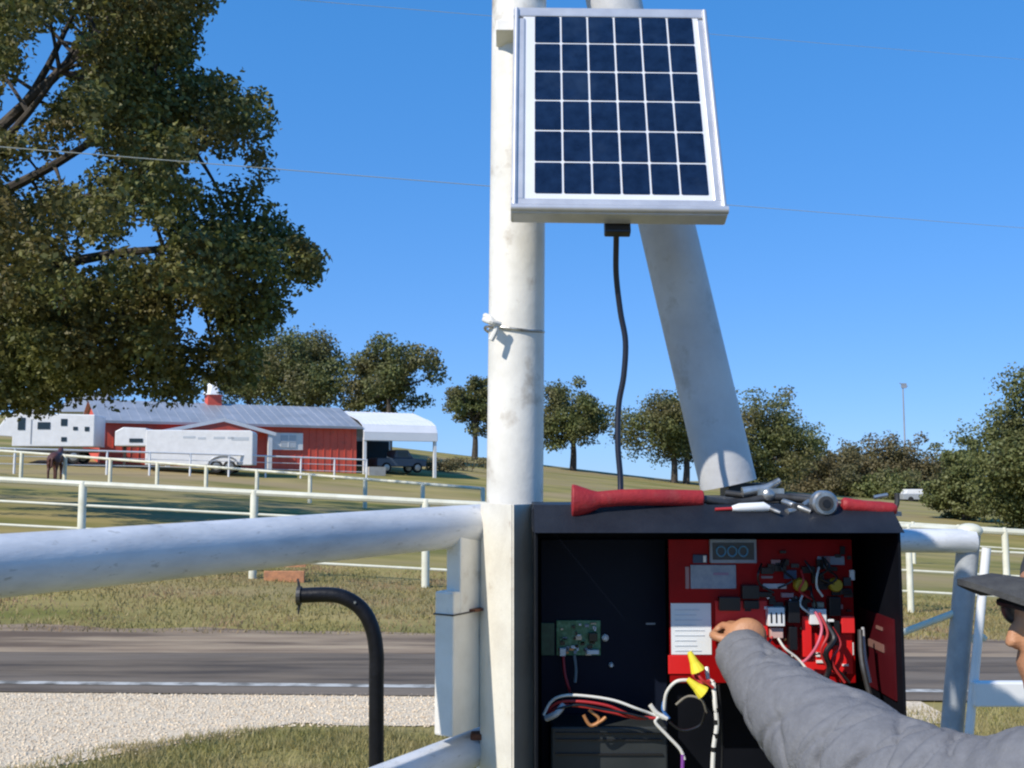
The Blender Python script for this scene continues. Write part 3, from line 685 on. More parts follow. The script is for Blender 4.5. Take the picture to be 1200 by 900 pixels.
# cells 6 x 6 between measured limits
ca0, ca1, cb0, cb1 = .105, .925, .085, .955
for i in range(6):
    for j in range(6):
        dx = (ca1-ca0)/6; dy = (cb1-cb0)/6
        a = ca0+dx*(i+.5); b_ = cb0+dy*(j+.5)
        m = MB(); sx, sy = PW*dx-.0040, PH*dy-.0042; ch = .0022
        c = SP(a, b_, -.0026)
        ptl = [(-sx/2, -sy/2+ch), (-sx/2+ch, -sy/2), (sx/2-ch, -sy/2), (sx/2, -sy/2+ch), (sx/2, sy/2-ch), (sx/2-ch, sy/2), (-sx/2+ch, sy/2), (-sx/2, sy/2-ch)]
        m.prism([c+wv*x_+hv_*y_ for x_, y_ in ptl], nv*.0008); cell = m.build('cell', cellm, sp)
m = MB(); jb = SP(.50, -.02, -.03)
m.box(SP(.5, .0, -.045), (.05, .03, .02), Mp); m.build('cable_gland', plastic_black, sp, bevel=.003)
m = MB(); m.box(SP(.30, .97, -.06), (.32, .03, .05), Mp); m.tube([SP(.18, 1.02, -.05), SP(.18, .9, -.05)], .01, 10); m.build('mount_bracket', white_pipe, sp, bevel=.002)
m = MB(); m.tube([SP(.10, 1.03, -.045), SP(.10, .9, -.045)], .006, 10); m.tube([SP(.56, 1.05, -.045), SP(.56, .9, -.045)], .007, 10); m.tube([SP(.40, 1.03, -.035), SP(.40, .95, -.04)], .007, 10); m.build('bracket_bolt', dark_steel, sp)
# cable from panel to box
pts = [SP(.48, .01, -.045), P(722, 272, 1.96), P(722, 320, 1.99), P(727, 365, 2.0), P(733, 400, 2.0), P(731, 440, 2.0), P(725, 475, 2.0), P(724, 520, 1.99), P(727, 560, 1.98), P(727, 588, 1.97), P(727, 596, 1.97)]
tag(MB().tube(spline(pts, 6), .0058, 10).build('power_cable', cable_black, smooth=True), 'black cable hanging from the solar panel down to the box', 'cable')

# ------------------------------------------------------------- left gate rail
ra, rb_ = P(548, 616, 2.13), P(0, 663, 1.38); rd = (rb_-ra).normalized(); ra = ra-rd*.05
gate = thing('gate_rail', 'fat white gate pipe running toward the camera left of the post', 'gate', ra-Vector((0, 0, .6)))
rend = ra+rd*1.65
m = MB(); m.tube([ra.lerp(rend, i/40) for i in range(41)], .0425, 40, fn=pfn); m.build('top_rail', rail_paint, gate, smooth=True)
lz = P(540, 884, 2.1).z-P(540, 617, 2.1).z
la = ra+Vector((0, 0, lz)); le = la+rd*1.65+Vector((0, 0, -.05))
m = MB(); m.tube([la.lerp(le, i/20) for i in range(21)], .036, 32, fn=pfn); m.build('bottom_rail', rail_paint, gate, smooth=True)
m = MB(); m.tube([rend-rd*.1, le-rd*.1], .03, 20); m.build('end_upright', rail_paint, gate, smooth=True)
# rectangular hinge tube under the rail, long side along the rail
perp = Vector((-rd.y, rd.x, 0)).normalized()
Mr = rot_from(Vector((-.52, -.854, 0)))
tz1, tz0, tzm = P(545, 632, 2.1).z, P(545, 855, 2.1).z, P(545, 690, 2.1).z
cc = P(545, 700, 2.1); 
m = MB(); m.box((cc.x+.004, cc.y+.005, (tz1+tzm)/2-.02), (.10, .034, tz1-tzm+.06), Mr); m.build('hinge_tube', white_pipe, gate, bevel=.003)
m = MB(); m.box((cc.x-.006, cc.y, (tz0+tzm)/2), (.128, .044, tzm-tz0), Mr); m.build('hinge_sleeve', white_pipe, gate, bevel=.004)
m = MB(); m.box((cc.x-.006, cc.y, P(545, 716, 2.1).z), (.132, .048, .003), Mr); m.build('seam', dark_steel, gate)
j = P(567, 665, 2.13); m = MB(); m.box(j, (.006, .03, .17)); m.box(P(560, 714, 2.1), (.05, .02, .005), Mr); m.build('rust_gap', rust, gate)
m = MB(); m.box(P(572, 862, 2.12), (.07, .03, .012)); m.box(P(580, 870, 2.12), (.012, .02, .04)); m.build('weld_plate', rust, gate, bevel=.002)
# eye bolt on the rail
eb = P(386, 630, ra.lerp(rb_, .30).y-.04)
m = MB(); m.tube([eb+Vector((0, -.004, .02)), eb+Vector((0, -.012, 0)), eb+Vector((0, -.004, -.018))], .0055, 10); m.build('eye_bolt', white, gate, smooth=True)
m = MB(); m.lathe(eb+Vector((.010, .01, .001)), [(.016, -.004), (.014, .006)], 16, (.5, -.85, 0)); m.build('rust_washer', steel, gate)

# ------------------------------------------------------------- black bent pipe
DB = 3.1
bpts = [P(350, 698, DB), P(385, 697, DB), P(405, 701, DB), P(424, 714, DB), P(436, 736, DB), P(441, 765, DB), P(441, 800, DB), P(441, 900, DB)]
g = bpts[-1].copy(); g.z = -.2
bp = thing('bent_pipe', 'black bent pipe standing in the lawn, its end pointing left', 'pipe', (g.x, g.y, 0))
path = spline(bpts, 6)+[g]
m = MB(); m.tube(path, .0225, 20); m.build('pipe', black, bp, smooth=True)
e = bpts[0]; m = MB(); m.lathe(e+Vector((-.004, 0, 0)), [(.028, 0), (.028, .012)], 18, (1, 0, 0)); m.tube([e+Vector((.002, 0, -.02)), e+Vector((.0, 0, -.055))], [.006, .002], 8); m.tube([e+Vector((.002, 0, .02)), e+Vector((-.004, 0, .05))], [.005, .003], 8); m.build('end_collar', dark_steel, bp)
m = MB(); m.lathe(P(416, 706, DB-.024), [(.004, -.002), (.004, .003)], 8, (0, -1, 0)); m.build('rivet', steel, bp)

# ------------------------------------------------------------- control box
FD, BD = 1.85, 2.115
XL = P(627, 620, FD).x; XR = P(1056, 625, FD).x; ZL = P(840, 624, FD).z; ZT = ZL+.048; Z0 = ZL-.67
box = thing('control_box', 'open black metal box of electronics fixed beside the white post', 'control box', ((XL+XR)/2, 2.0, Z0))
T = .005
m = MB(); hgt = ZT-Z0-.01
m.box(((XL+XR)/2, BD, (Z0+ZT-.012)/2), (XR-XL, T, hgt)); m.box((XL+T/2, (FD+BD)/2, (Z0+ZL)/2), (T, BD-FD-T, ZL-Z0)); m.box((XR-T/2, (FD+BD)/2, (Z0+ZL)/2), (T, BD-FD-T, ZL-Z0))
m.box(((XL+XR)/2, (FD+BD)/2, Z0+T/2), (XR-XL-2*T-.001, BD-FD-T-.001, T)); m.build('shell', inner_black, box, bevel=.001)
# sloped hood: front lip rises and leans back to the flat top
m = MB(); y0, y1 = FD-.012, FD+.055
ol, orr = XL-.001, XR+.002
m.add([(ol, y0, ZL), (orr, y0, ZL), (orr, y1, ZT), (ol, y1, ZT), (orr, BD+.01, ZT), (ol, BD+.01, ZT), (ol, y0+.004, ZL+.0), (orr, y0+.004, ZL), (orr, y1, ZT-.006), (ol, y1, ZT-.006), (orr, BD+.01, ZT-.006), (ol, BD+.01, ZT-.006)],
      [(0, 1, 2, 3), (3, 2, 4, 5), (6, 9, 8, 7), (9, 11, 10, 8), (0, 6, 7, 1), (5, 4, 10, 11), (0, 3, 9, 6), (3, 5, 11, 9), (1, 7, 8, 2), (2, 8, 10, 4)]); m.build('hood', lipm, box)
m = MB(); m.prism([(XL-.004, FD-.01, ZL+.001), (XL-.004, FD+.05, ZT-.008), (XL-.004, BD, ZT-.008), (XL-.004, BD, ZL+.001)], (.004, 0, 0)); m.prism([(XR-.002, FD-.01, ZL+.001), (XR-.002, FD+.05, ZT-.008), (XR-.002, BD, ZT-.008), (XR-.002, BD, ZL+.001)], (.004, 0, 0)); m.build('hood_cheek', black, box)
# inner right wall: red reflection painted as a dark red sheet, with stickers
m = MB(); 
ys_ = (FD+.03, BD-.05); za, zb = P(1030, 720, 1.95).z, P(1030, 812, 1.95).z
m.box((XR-T-.002, sum(ys_)/2, (za+zb)/2), (.003, ys_[1]-ys_[0], za-zb)); rp = m.build('red_reflection', mat('dark_red_reflection', (.08, .006, .01), (.05, .004, .008), rough=.4, scale=6), box)
m = MB(); m.box((XR-T-.0045, 1.95, za-.025), (.002, .03, .006)); m.box((XR-T-.0045, 1.97, za-.06), (.002, .08, .014)); m.build('side_wall_tag', mat('tag_dull', (.22, .12, .10), rough=.5), rp)
# mounting plates
BPD = 2.09
m = MB(); a, b_ = P(634, 725, BPD), P(783, 900, BPD)
m.box(((a.x+b_.x)/2, BPD, (P(0, 632, BPD).z+Z0+.02)/2), (b_.x-a.x, .004, P(0, 632, BPD).z-Z0-.02)); m.build('back_plate', mat('navy_plate', (.006, .009, .022), (.008, .012, .024), rough=.5, scale=6, spec=.12), box, bevel=.001)
RD = 1.992
ra_, rb2 = P(783, 632, RD), P(1003, 815, RD)
m = MB(); zz0 = P(0, 800, RD).z; m.box(((ra_.x+rb2.x)/2, RD, (ra_.z+zz0)/2), (rb2.x-ra_.x, .006, ra_.z-zz0)); rbd = m.build('red_board', red_board, box, bevel=.001)
m = MB(); [m.box((x_, (RD+BD)/2, z_), (.012, BD-RD-.01, .012)) for x_ in (ra_.x+.02, rb2.x-.02) for z_ in (ra_.z-.03, zz0+.03)]; m.build('standoff', steel, rbd)
def wire(pts, r, m_, parent=box, n=6, name='wire'):
    return MB().tube(spline([P(*p) for p in pts], n), r, 8).build(name, m_, parent, smooth=True)
def rp_box(name, x0, x1, y0, y1, th, m_, parent=None, d=RD-.003, bevel=.001, off=0):
    a, b_ = P(x0, y0, d-th-off), P(x1, y1, d-th-off)
    return MB().box(((a.x+b_.x)/2, d-th/2-off, (a.z+b_.z)/2), (b_.x-a.x, th, a.z-b_.z)).build(name, m_, parent or rbd, bevel=bevel)
rp_box('paper_sheet', 786, 834, 707, 767, .001, paper, bevel=0)
ps = None
m = MB()
for yy in range(714, 764, 6):
    a, b_ = P(791, yy, RD-.006), P(828-random.randint(0, 12), yy+1.6, RD-.006); m.box(((a.x+b_.x)/2, RD-.0047, (a.z+b_.z)/2), (b_.x-a.x, .0006, .0012))
m.build('paper_lines', mat('faint_ink', (.58, .62, .66), rough=.6), rbd)
rp_box('sunlit_red_patch', 783, 812, 768, 790, .003, mat('sunlit_red', (.72, .015, .015), rough=.4), off=.0)  # board kept at its shaded red; these pieces paint its sunlit part
rp_box('sunlit_red_patch', 838, 900, 704, 745, .003, MATS['sunlit_red'])
rp_box('sunlit_red_patch', 938, 1000, 742, 790, .003, MATS['sunlit_red'])
lb = rp_box('grey_label', 809, 863, 662, 690, .003, label_grey)
rp_box('label_strip', 803, 808, 664, 690, .002, mat('dull_pink', (.35, .2, .2), rough=.5))
rp_box('label_text', 836, 854, 671, 674, .0006, mat('dull_violet', (.3, .2, .3), rough=.5), off=.003, bevel=0)
dk = rp_box('display', 832, 887, 632, 660, .012, label_grey)
rp_box('display_face', 835, 884, 636, 656, .001, mat('display_dark', (.02, .035, .06), rough=.2), off=.012, bevel=0)
m = MB()
for cx_ in (845, 858, 871):
    c_ = P(cx_, 646, RD-.018); m.tube([c_+Vector((.0085*math.cos(t), 0, .0095*math.sin(t))) for t in [i*math.pi/8 for i in range(17)]], .0016, 6)
m.build('display_ring', mat('ring_blue', (.10, .30, .50), rough=.4), rbd)
rp_box('small_module', 812, 829, 650, 660, .004, label_ink)
rp_box('white_tick', 824, 828, 651, 659, .002, plastic_white, off=.004)
rp_box('long_label', 958, 990, 652, 662, .003, label_grey)
rp_box('white_label', 894, 922, 684, 690, .003, mat('pale_label', (.6, .55, .55), rough=.5))
rp_box('thin_label', 892, 906, 675, 678, .002, mat('pale_label2', (.3, .2, .2), rough=.5))
rp_box('corner_clip', 996, 1002, 668, 680, .006, plastic_white)
for (x0_, x1_) in ((931, 948), (972, 989)):
    a = P((x0_+x1_)/2, 686, RD-.02); MB().lathe(a+Vector((0, .017, 0)), [(.013, 0), (.013, .014), (.011, .017)], 16, (0, -1, 0)).build('relay', emblem_yellow, rbd, smooth=True)
for (x0_, x1_, y0_, y1_, t_) in ((870, 890, 686, 702, .02), (924, 938, 705, 730, .025), (972, 986, 700, 722, .02), (892, 906, 665, 673, .01), (925, 935, 735, 762, .02), (968, 985, 728, 752, .02), (843, 868, 700, 716, .016), (985, 999, 690, 697, .012), (872, 890, 704, 714, .012), (908, 922, 662, 670, .01), (940, 956, 664, 672, .01), (885, 905, 694, 700, .01), (952, 966, 672, 684, .012)):
    rp_box('black_module', x0_, x1_, y0_, y1_, t_, plastic_black)
for i_ in range(34):
    px_, py_ = random.uniform(868, 996), random.uniform(640, 712); w_, h_ = random.uniform(4, 15), random.uniform(3, 11)
    rp_box('chip', px_, px_+w_, py_, py_+h_, random.uniform(.004, .0095), random.choice([plastic_black, plastic_black, plastic_black, dark_steel, label_ink, MATS['dull_pink']]), bevel=0)
for i_ in range(9): 
    xa, ya = random.uniform(870, 980), random.uniform(645, 700)
    wire([(xa, ya, 1.975), (xa+random.uniform(-8, 12), ya+12, 1.965), (xa+random.uniform(-10, 20), ya+24, 1.97), (xa+random.uniform(-10, 26), ya+34, 1.975)], .0022, random.choice([plastic_black, plastic_black, wire_red, wire_white, plastic_black]))
t1 = rp_box('terminal_block', 900, 920, 712, 734, .022, plastic_white)
for xx in (904, 910, 916): rp_box('slot', xx-1, xx+1, 718, 730, .001, plastic_black, off=.022, bevel=0)
rp_box('terminal_foot', 903, 918, 736, 748, .012, mat('beige_part', (.6, .4, .35), rough=.5))
rp_box('terminal_block', 949, 969, 714, 732, .022, plastic_white)
rp_box('terminal_cap', 954, 966, 706, 712, .016, mat('olive_part', (.25, .24, .18), rough=.5))
rp_box('white_connector', 970, 978, 726, 738, .02, plastic_white)
rp_box('white_sticker', 984, 1001, 753, 768, .002, plastic_white)
rp_box('red_relay', 986, 1002, 722, 742, .016, mat('bright_red', (.75, .03, .03), rough=.3))
rp_box('red_relay', 940, 952, 722, 770, .012, mat('bright_red2', (.75, .02, .02), rough=.3))
for i_ in range(46):  # small solder blobs and screws
    px_, py_ = random.uniform(890, 1000), random.uniform(700, 800); c_ = P(px_, py_, RD-.006)
    if i_ % 2: MB().ball(c_, random.uniform(.002, .0042), seg=8, rings=6).build('screw', random.choice([steel, plastic_white, copper, wire_red]), rbd, smooth=True)
    else: MB().box(c_, (random.uniform(.004, .014), .006, random.uniform(.003, .009))).build('chip', random.choice([plastic_black, dark_steel, plastic_white, plastic_black]), rbd)
wire([(955, 716, 1.965), (963, 735, 1.955), (958, 755, 1.95), (948, 770, 1.955), (938, 778, 1.96)], .0028, mat('wire_pink', (.6, .12, .18), rough=.4))
wire([(960, 718, 1.965), (970, 742, 1.95), (962, 765, 1.95), (975, 790, 1.955)], .0026, wire_red)
wire([(945, 772, 1.965), (962, 766, 1.95), (982, 785, 1.96), (996, 800, 1.96)], .0024, plastic_black)
wire([(912, 748, 1.97), (920, 760, 1.96), (935, 772, 1.96), (950, 790, 1.95)], .0024, wire_white)
wire([(975, 735, 1.96), (985, 755, 1.95), (975, 775, 1.95), (990, 800, 1.95)], .0026, wire_red)
wire([(905, 746, 1.97), (900, 760, 1.96), (915, 772, 1.95)], .0024, wire_red)
wire([(968, 730, 1.96), (978, 748, 1.945), (968, 765, 1.94), (972, 782, 1.95), (965, 800, 1.95)], .0055, plastic_black)
wire([(1008, 738, 1.93), (1009, 765, 1.92), (1013, 790, 1.91), (1022, 825, 1.90)], .005, dark_steel, name='cable')
wire([(1011, 735, 1.95), (1014, 770, 1.94), (1020, 800, 1.93)], .003, mat('cable_grey', (.4, .4, .4), rough=.4), name='cable')
# green circuit board at left
pb_ = rp_box('circuit_board', 652, 704, 727, 768, .003, pcb, parent=box, d=2.085)
rp_box('circuit_board', 634, 650, 730, 768, .003, mat('pcb_dark', (.01, .05, .03), (.02, .09, .05), rough=.4, scale=80), parent=box, d=2.085)
for i_ in range(34):
    c_ = P(random.uniform(655, 702), random.uniform(730, 766), 2.079)
    MB().box(c_, (random.uniform(.004, .014), .006, random.uniform(.003, .008))).build('chip', random.choice([plastic_black, plastic_black, label_grey, paper, copper, pcb, steel]), pb_)
rp_box('coil', 690, 700, 742, 752, .012, plastic_black, parent=pb_, d=2.08)
rp_box('connector', 656, 663, 760, 769, .012, plastic_white, parent=pb_, d=2.08)
rp_box('connector', 688, 702, 762, 767, .012, paper, parent=pb_, d=2.08)
for (cx_, cy_, r_) in ((709, 747, .007), (716, 779, .005)):
    MB().lathe(P(cx_, cy_, 2.088), [(r_, 0), (r_, .006), (r_*.5, .010)], 12, (0, -1, 0)).build('mounting_screw', plastic_white, box, smooth=True)
rp_box('plate_mark', 757, 768, 730, 732, .001, label_grey, parent=box, d=2.088, bevel=0)
wire([(660, 769, 2.07), (662, 790, 2.06), (667, 808, 2.05), (668, 815, 2.03)], .003, wire_red)
wire([(673, 768, 2.07), (675, 785, 2.06), (674, 800, 2.05)], .003, mat('wire_grey', (.2, .22, .22), rough=.4))
# battery in the bottom
a, b_ = P(645, 850, 1.98), P(782, 900, 1.98)
bt = MB().box(((a.x+b_.x)/2, 2.02, (a.z+Z0+.006)/2), (b_.x-a.x, .1, a.z-Z0-.006)).build('battery', mat('battery_case', (.018, .022, .024), (.03, .035, .036), rough=.5, scale=9), box, bevel=.004)
m = MB(); [m.box(((a.x+b_.x)/2, 1.968, a.z-k_), (b_.x-a.x-.02, .004, .003)) for k_ in (.012, .024, .05)]; m.build('battery_rib', plastic_black, bt)
# bundle of wires in front
wd = 1.93
wire([(637, 838, wd), (646, 822, wd), (662, 815, wd-.01), (690, 816, wd-.01), (720, 821, wd-.01), (745, 830, wd-.01), (762, 836, wd), (778, 842, wd)], .0027, wire_white)
wire([(640, 834, wd+.01), (655, 823, wd), (680, 822, wd-.006), (712, 827, wd-.006), (740, 838, wd), (770, 842, wd)], .0027, wire_red)
wire([(642, 836, wd+.01), (660, 827, wd), (690, 829, wd), (720, 836, wd), (750, 842, wd+.01), (776, 838, wd)], .0026, wire_red)
wire([(650, 832, wd-.01), (676, 826, wd-.012), (706, 831, wd-.012), (735, 836, wd-.01), (760, 842, wd-.006)], .0022, plastic_black)
wire([(640, 842, wd), (652, 836, wd-.01), (660, 826, wd)], .006, mat('tape_grey', (.5, .5, .5), rough=.5))
wire([(684, 838, wd), (692, 850, wd), (704, 845, wd), (710, 840, wd)], .0034, copper); wire([(690, 832, wd), (702, 842, wd), (698, 850, wd)], .003, copper)
wire([(775, 838, wd), (768, 846, wd), (782, 862, wd), (797, 878, wd), (802, 890, wd)], .0032, wire_white)
wire([(800, 884, wd), (800, 893, wd), (799, 925, wd)], .0036, wire_purple)
wire([(762, 826, wd), (770, 836, wd), (782, 842, wd)], .0045, wire_white); wire([(778, 822, wd), (777, 832, wd), (784, 842, wd)], .003, wire_blue)
wire([(778, 832, wd), (781, 812, wd-.01), (792, 799, wd-.02), (806, 797, wd-.02)], .0032, wire_white)
wire([(784, 846, wd), (800, 856, wd), (820, 850, wd), (826, 835, wd-.01)], .0026, plastic_black)
wire([(792, 826, wd), (806, 816, wd), (822, 820, wd-.01), (828, 835, wd)], .0024, mat('wire_khaki', (.2, .18, .14), rough=.5))
wire([(836, 800, 1.90), (838, 825, 1.89), (840, 850, 1.89), (836, 880, 1.89), (834, 940, 1.89)], .0042, wire_white)
for yy in (832, 846, 862, 878): MB().lathe(P(839 if yy < 870 else 836, yy, 1.89), [(.0048, -.004), (.0048, .004)], 10).build('wire_stripe', plastic_black, box)
wire([(842, 802, 1.90), (844, 830, 1.90), (846, 870, 1.90), (845, 930, 1.90)], .003, plastic_black)
def nut(x0_, y0_, x1_, y1_, d):
    a, b_ = P(x0_, y0_, d), P(x1_, y1_, d); ax = (b_-a); l = ax.length
    MB().lathe(a, [(.0045, 0), (.006, l*.2), (.0085, l*.55), (.013, l*.9), (.014, l), (.010, l)], 10, ax).build('wire_nut', plastic_yellow, box)
nut(808, 764, 818, 786, 1.90); nut(806, 796, 824, 812, 1.89)
wire([(816, 786, 1.90), (822, 796, 1.89), (828, 800, 1.89), (836, 806, 1.89)], .0027, wire_red); wire([(828, 782, 1.92), (830, 795, 1.91), (836, 800, 1.90)], .004, wire_white)
wire([(812, 790, 1.92), (822, 800, 1.90), (832, 798, 1.90)], .004, wire_red)

# ------------------------------------------------------------- tools on top of the box
def rod(mb, a, b, r0, r1=None, seg=14): mb.tube([a, b], [r0, r1 if r1 else r0], seg)
bc = thing('bolt_cutter', 'long tool with two red grips lying across the top of the black box', 'bolt cutter', P(860, 597, 1.9))
pA = [P(670, 587, 1.885), P(688, 587, 1.885), P(706, 585, 1.885), P(735, 583, 1.89), P(780, 583, 1.90), P(824, 584, 1.91)]
m = MB(); m.tube(spline(pA, 5), [.031-.001*i if i < 3 else (.027-.012*min(1, (i-3)/6)) for i in range(26)], 18, flat=[.7]*26); m.build('grip', red_grip, bc, smooth=True, bevel=.003)
m = MB(); m.tube(spline([P(986, 591, 1.90), P(1000, 593, 1.90), P(1030, 596, 1.90), P(1050, 597, 1.90)], 4), [.010, .013, .0135, .0135, .013, .013, .0125, .013, .0135, .013, .0125, .012, .008], 14); m.build('grip', red_grip, bc, smooth=True)
m = MB(); m.tube(spline([P(822, 585, 1.912), P(860, 590, 1.93), P(905, 583, 1.94), P(950, 586, 1.93)], 5), .0075, 10); m.tube(spline([P(990, 591, 1.905), P(940, 582, 1.95), P(890, 582, 1.96), P(850, 578, 1.97)], 5), .0065, 10); m.build('arm', dark_steel, bc, smooth=True)
m = MB(); m.box(P(902, 578, 1.95), (.05, .02, .018)); m.tube([P(870, 577, 1.95), P(898, 573, 1.95), P(914, 563, 1.95)], [.010, .009, .006], 10); m.lathe(P(900, 580, 1.94), [(.011, 0), (.011, .008), (.006, .012)], 12, (0, -1, 0)); m.build('jaw', steel, bc, smooth=True)
rt = thing('ratchet', 'silver round socket head standing out between the tools on the box', 'ratchet', P(968, 602, 1.88))
c_ = P(968, 590, 1.875); m = MB(); m.lathe(c_, [(.021, -.03), (.0235, -.026), (.0235, -.004), (.020, 0), (.013, .0)], 22, (0, -1, 0)); m.build('socket', steel, rt, smooth=True)
m = MB(); m.lathe(c_+Vector((0, -.003, 0)), [(.0075, 0), (.0075, .002)], 12, (0, -1, 0)); m.build('socket_hole', plastic_black, rt)
m = MB(); m.lathe(c_, [(.0135, 0), (.0135, .0035), (.0095, .0035)], 20, (0, -1, 0)); m.build('ring', dark_steel, rt)
m = MB(); rod(m, P(962, 588, 1.91), P(895, 586, 2.02), .006); m.build('handle', steel, rt, smooth=True)
sd = thing('screwdriver', 'white handled screwdriver lying on the box edge below the leaning pipe', 'screwdriver', P(880, 598, 1.89))
m = MB(); m.tube([P(858, 596, 1.89), P(866, 595, 1.89), P(895, 594, 1.89), P(902, 596, 1.89)], [.005, .008, .009, .005], 12); m.build('handle', plastic_white, sd, smooth=True)
m = MB(); rod(m, P(858, 596, 1.89), P(838, 597, 1.89), .003); m.build('shaft', wire_red, sd); m = MB(); rod(m, P(902, 596, 1.89), P(915, 601, 1.87), .005, .003); m.build('tip', steel, sd)
pl_ = thing('pliers', 'dull steel pliers lying on the box left of the round socket', 'pliers', P(935, 600, 1.89))
m = MB(); m.tube(spline([P(918, 588, 1.92), P(930, 592, 1.90), P(950, 600, 1.885)], 4), .006, 10); m.tube(spline([P(922, 600, 1.885), P(935, 597, 1.90), P(948, 588, 1.92)], 4), .006, 10); m.build('handle', steel, pl_, smooth=True)
m = MB(); m.box(P(934, 594, 1.90), (.022, .02, .014)); m.build('jaw', dark_steel, pl_, bevel=.003)
lf = thing('latch', 'small black latch standing at the top right corner of the box', 'latch', P(1052, 600, 1.92))
m = MB(); m.tube(spline([P(1046, 600, 1.92), P(1051, 590, 1.92), P(1051, 578, 1.92)], 4), .005, 8); m.build('hook', dark_steel, lf); m = MB(); m.box(P(1045, 602, 1.92), (.03, .02, .008)); m.tube([P(1024, 583, 1.93), P(1040, 580, 1.93)], .004, 8); m.build('plate', steel, lf)

# ------------------------------------------------------------- right hand gate
DG = 3.6
g0 = P(1117, 850, DG); g0.z = 0
gt = thing('pipe_gate', 'gate post painted shadow grey with white top rail behind the box at right', 'gate', (g0.x, DG, 0))
pt_, pb2 = P(1136, 622, DG), P(1116, 850, DG); dr = (pb2-pt_); foot = pt_+dr*((pt_.z+.1)/(-dr.z))
m = MB(); m.tube([pt_, foot], .037, 28); m.build('post', blue_grey, gt, smooth=True)  # blue grey stands for the main post's shadow on white paint
m = MB(); m.ball(pt_, .044, (1, 1, .6), 20, 10); m.build('post_cap', cream, gt, smooth=True)
m = MB(); m.tube([P(700, 632, DG-.02), P(1141, 634, DG-.02)], .041, 28, fn=pfn); m.build('top_rail', rail_paint, gt, smooth=True)
w0, w1 = P(1156, 642, DG-.06), P(1137, 845, DG-.06); wl = (w1-w0); wf = w0+wl*((w0.z+.1)/(-wl.z))
m = MB(); m.tube([w0, wf], .015, 14); m.build('sunlit_strip', white, gt, smooth=True)  # sunlit edge of the post, added as a separate white pole
m = MB(); m.tube(spline([P(1141, 752, DG+.05), P(1146, 744, DG+.03), P(1154, 749, DG+.03)], 4), .012, 10); m.build('hook', cream, gt, smooth=True)
m = MB(); m.tube([P(1119, 718, DG), P(1085, 731, DG), P(1030, 752, DG)], .012, 10); m.build('brace', cream, gt, smooth=True)
a, b_ = P(1138, 798, DG-.07), P(1300, 827, DG-.07)
MB().box(((a.x+P(1197, 810, DG+.1).x)/2+.0, DG-.075, (a.z+b_.z)/2), (P(1197, 810, DG+.1).x-a.x, .04, a.z-b_.z)).build('lower_board', white, gt, bevel=.006)
# post at far end hidden by the box keeps the rail up
q = P(705, 632, DG); m = MB(); m.tube([q, Vector((q.x, q.y, -.1))], .05, 20); m.build('post', rail_paint, gt, smooth=True)

# ------------------------------------------------------------- person
def voxel(objs, name, size, m_, parent, smooth=3):
    bm = bmesh.new()
    for me_ in objs: bm.from_mesh(me_)
    me_ = bpy.data.meshes.new(name); bm.to_mesh(me_); bm.free()
    o = bpy.data.objects.new(name, me_); COL.objects.link(o)
    r = o.modifiers.new('r', 'REMESH'); r.mode = 'VOXEL'; r.voxel_size = size
    s = o.modifiers.new('s', 'SMOOTH'); s.iterations = smooth; s.factor = .5
    dg = bpy.context.evaluated_depsgraph_get(); dg.update()
    m2 = bpy.data.meshes.new_from_object(o.evaluated_get(dg)); bpy.data.objects.remove(o, do_unlink=True)
    m2.name = name; m2.materials.clear(); m2.materials.append(m_)
    for p in m2.polygons: p.use_smooth = True
    o = bpy.data.objects.new(name, m2); COL.objects.link(o)
    o.parent = parent; m2.transform(Matrix.Translation(-parent.location)); return o
def mesh_of(mb):
    me_ = bpy.data.meshes.new('t'); me_.from_pydata(mb.v, [], mb.f); me_.update()
    bm = bmesh.new(); bm.from_mesh(me_); bmesh.ops.recalc_face_normals(bm, faces=bm.faces); bm.to_mesh(me_); bm.free(); return me_
per = thing('person', 'person in grey long sleeves and grey cap reaching one hand into the box', 'person', (.93, 1.42, 0))
HC = P(1284, 724, 1.38)           # head centre
neckb = Vector((HC.x+.07, HC.y+.03, HC.z-.20))
LS = P(1262, 925, 1.27); EL = P(1020, 905, 1.52); WR = P(880, 778, 1.86); RS = Vector((neckb.x+.07, neckb.y+.2, neckb.z-.03))
chest = Vector((neckb.x+.03, neckb.y+.02, 1.22)); hip = Vector((.93, 1.42, .92))
# bare body: head, neck, torso, legs, arms, hand with five fingers
b = MB()
def headfn(d): # d unit vector; face looks toward -x
    k = 1.0
    if d.x < 0:
        k *= 1-.10*max(0, abs(d.y)-.3)
        if d.z < -.3: k *= 1-.02
    if d.z < -.2: k *= 1-.16*(-d.z-.2)*(1 if d.x > -.2 else .5)
    return k
b.ball(HC, .098, (1.05, .80, 1.22), 36, 24, headfn)
fx = HC.x-.098
b.tube([(fx+.012, HC.y, HC.z+.015), (fx-.012, HC.y, HC.z-.018), (fx-.016, HC.y, HC.z-.030), (fx+.006, HC.y, HC.z-.038)], [.006, .008, .011, .007], 12)   # nose
b.ball((fx+.014, HC.y, HC.z-.058), .017, (.7, 1.3, .75)); b.ball((fx+.026, HC.y, HC.z-.088), .028, (.9, 1.1, .9)); b.ball((fx+.04, HC.y, HC.z-.06), .05, (.9, 1.0, .9))   # lips, chin
for s in (-1, 1):
    b.ball((HC.x+.012, HC.y+s*.078, HC.z-.005), .03, (.7, .35, 1)); b.ball((fx+.02, HC.y+s*.035, HC.z+.012), .016, (.6, 1.1, .7))
b.tube([HC+Vector((.03, 0, -.06)), neckb+Vector((0, 0, .02)), neckb+Vector((.02, 0, -.08))], [.058, .06, .09], 20)
b.tube([neckb+Vector((.02, 0, -.05)), chest, Vector((.93, 1.42, 1.05)), hip], [.10, .14, .13, .14], 24)
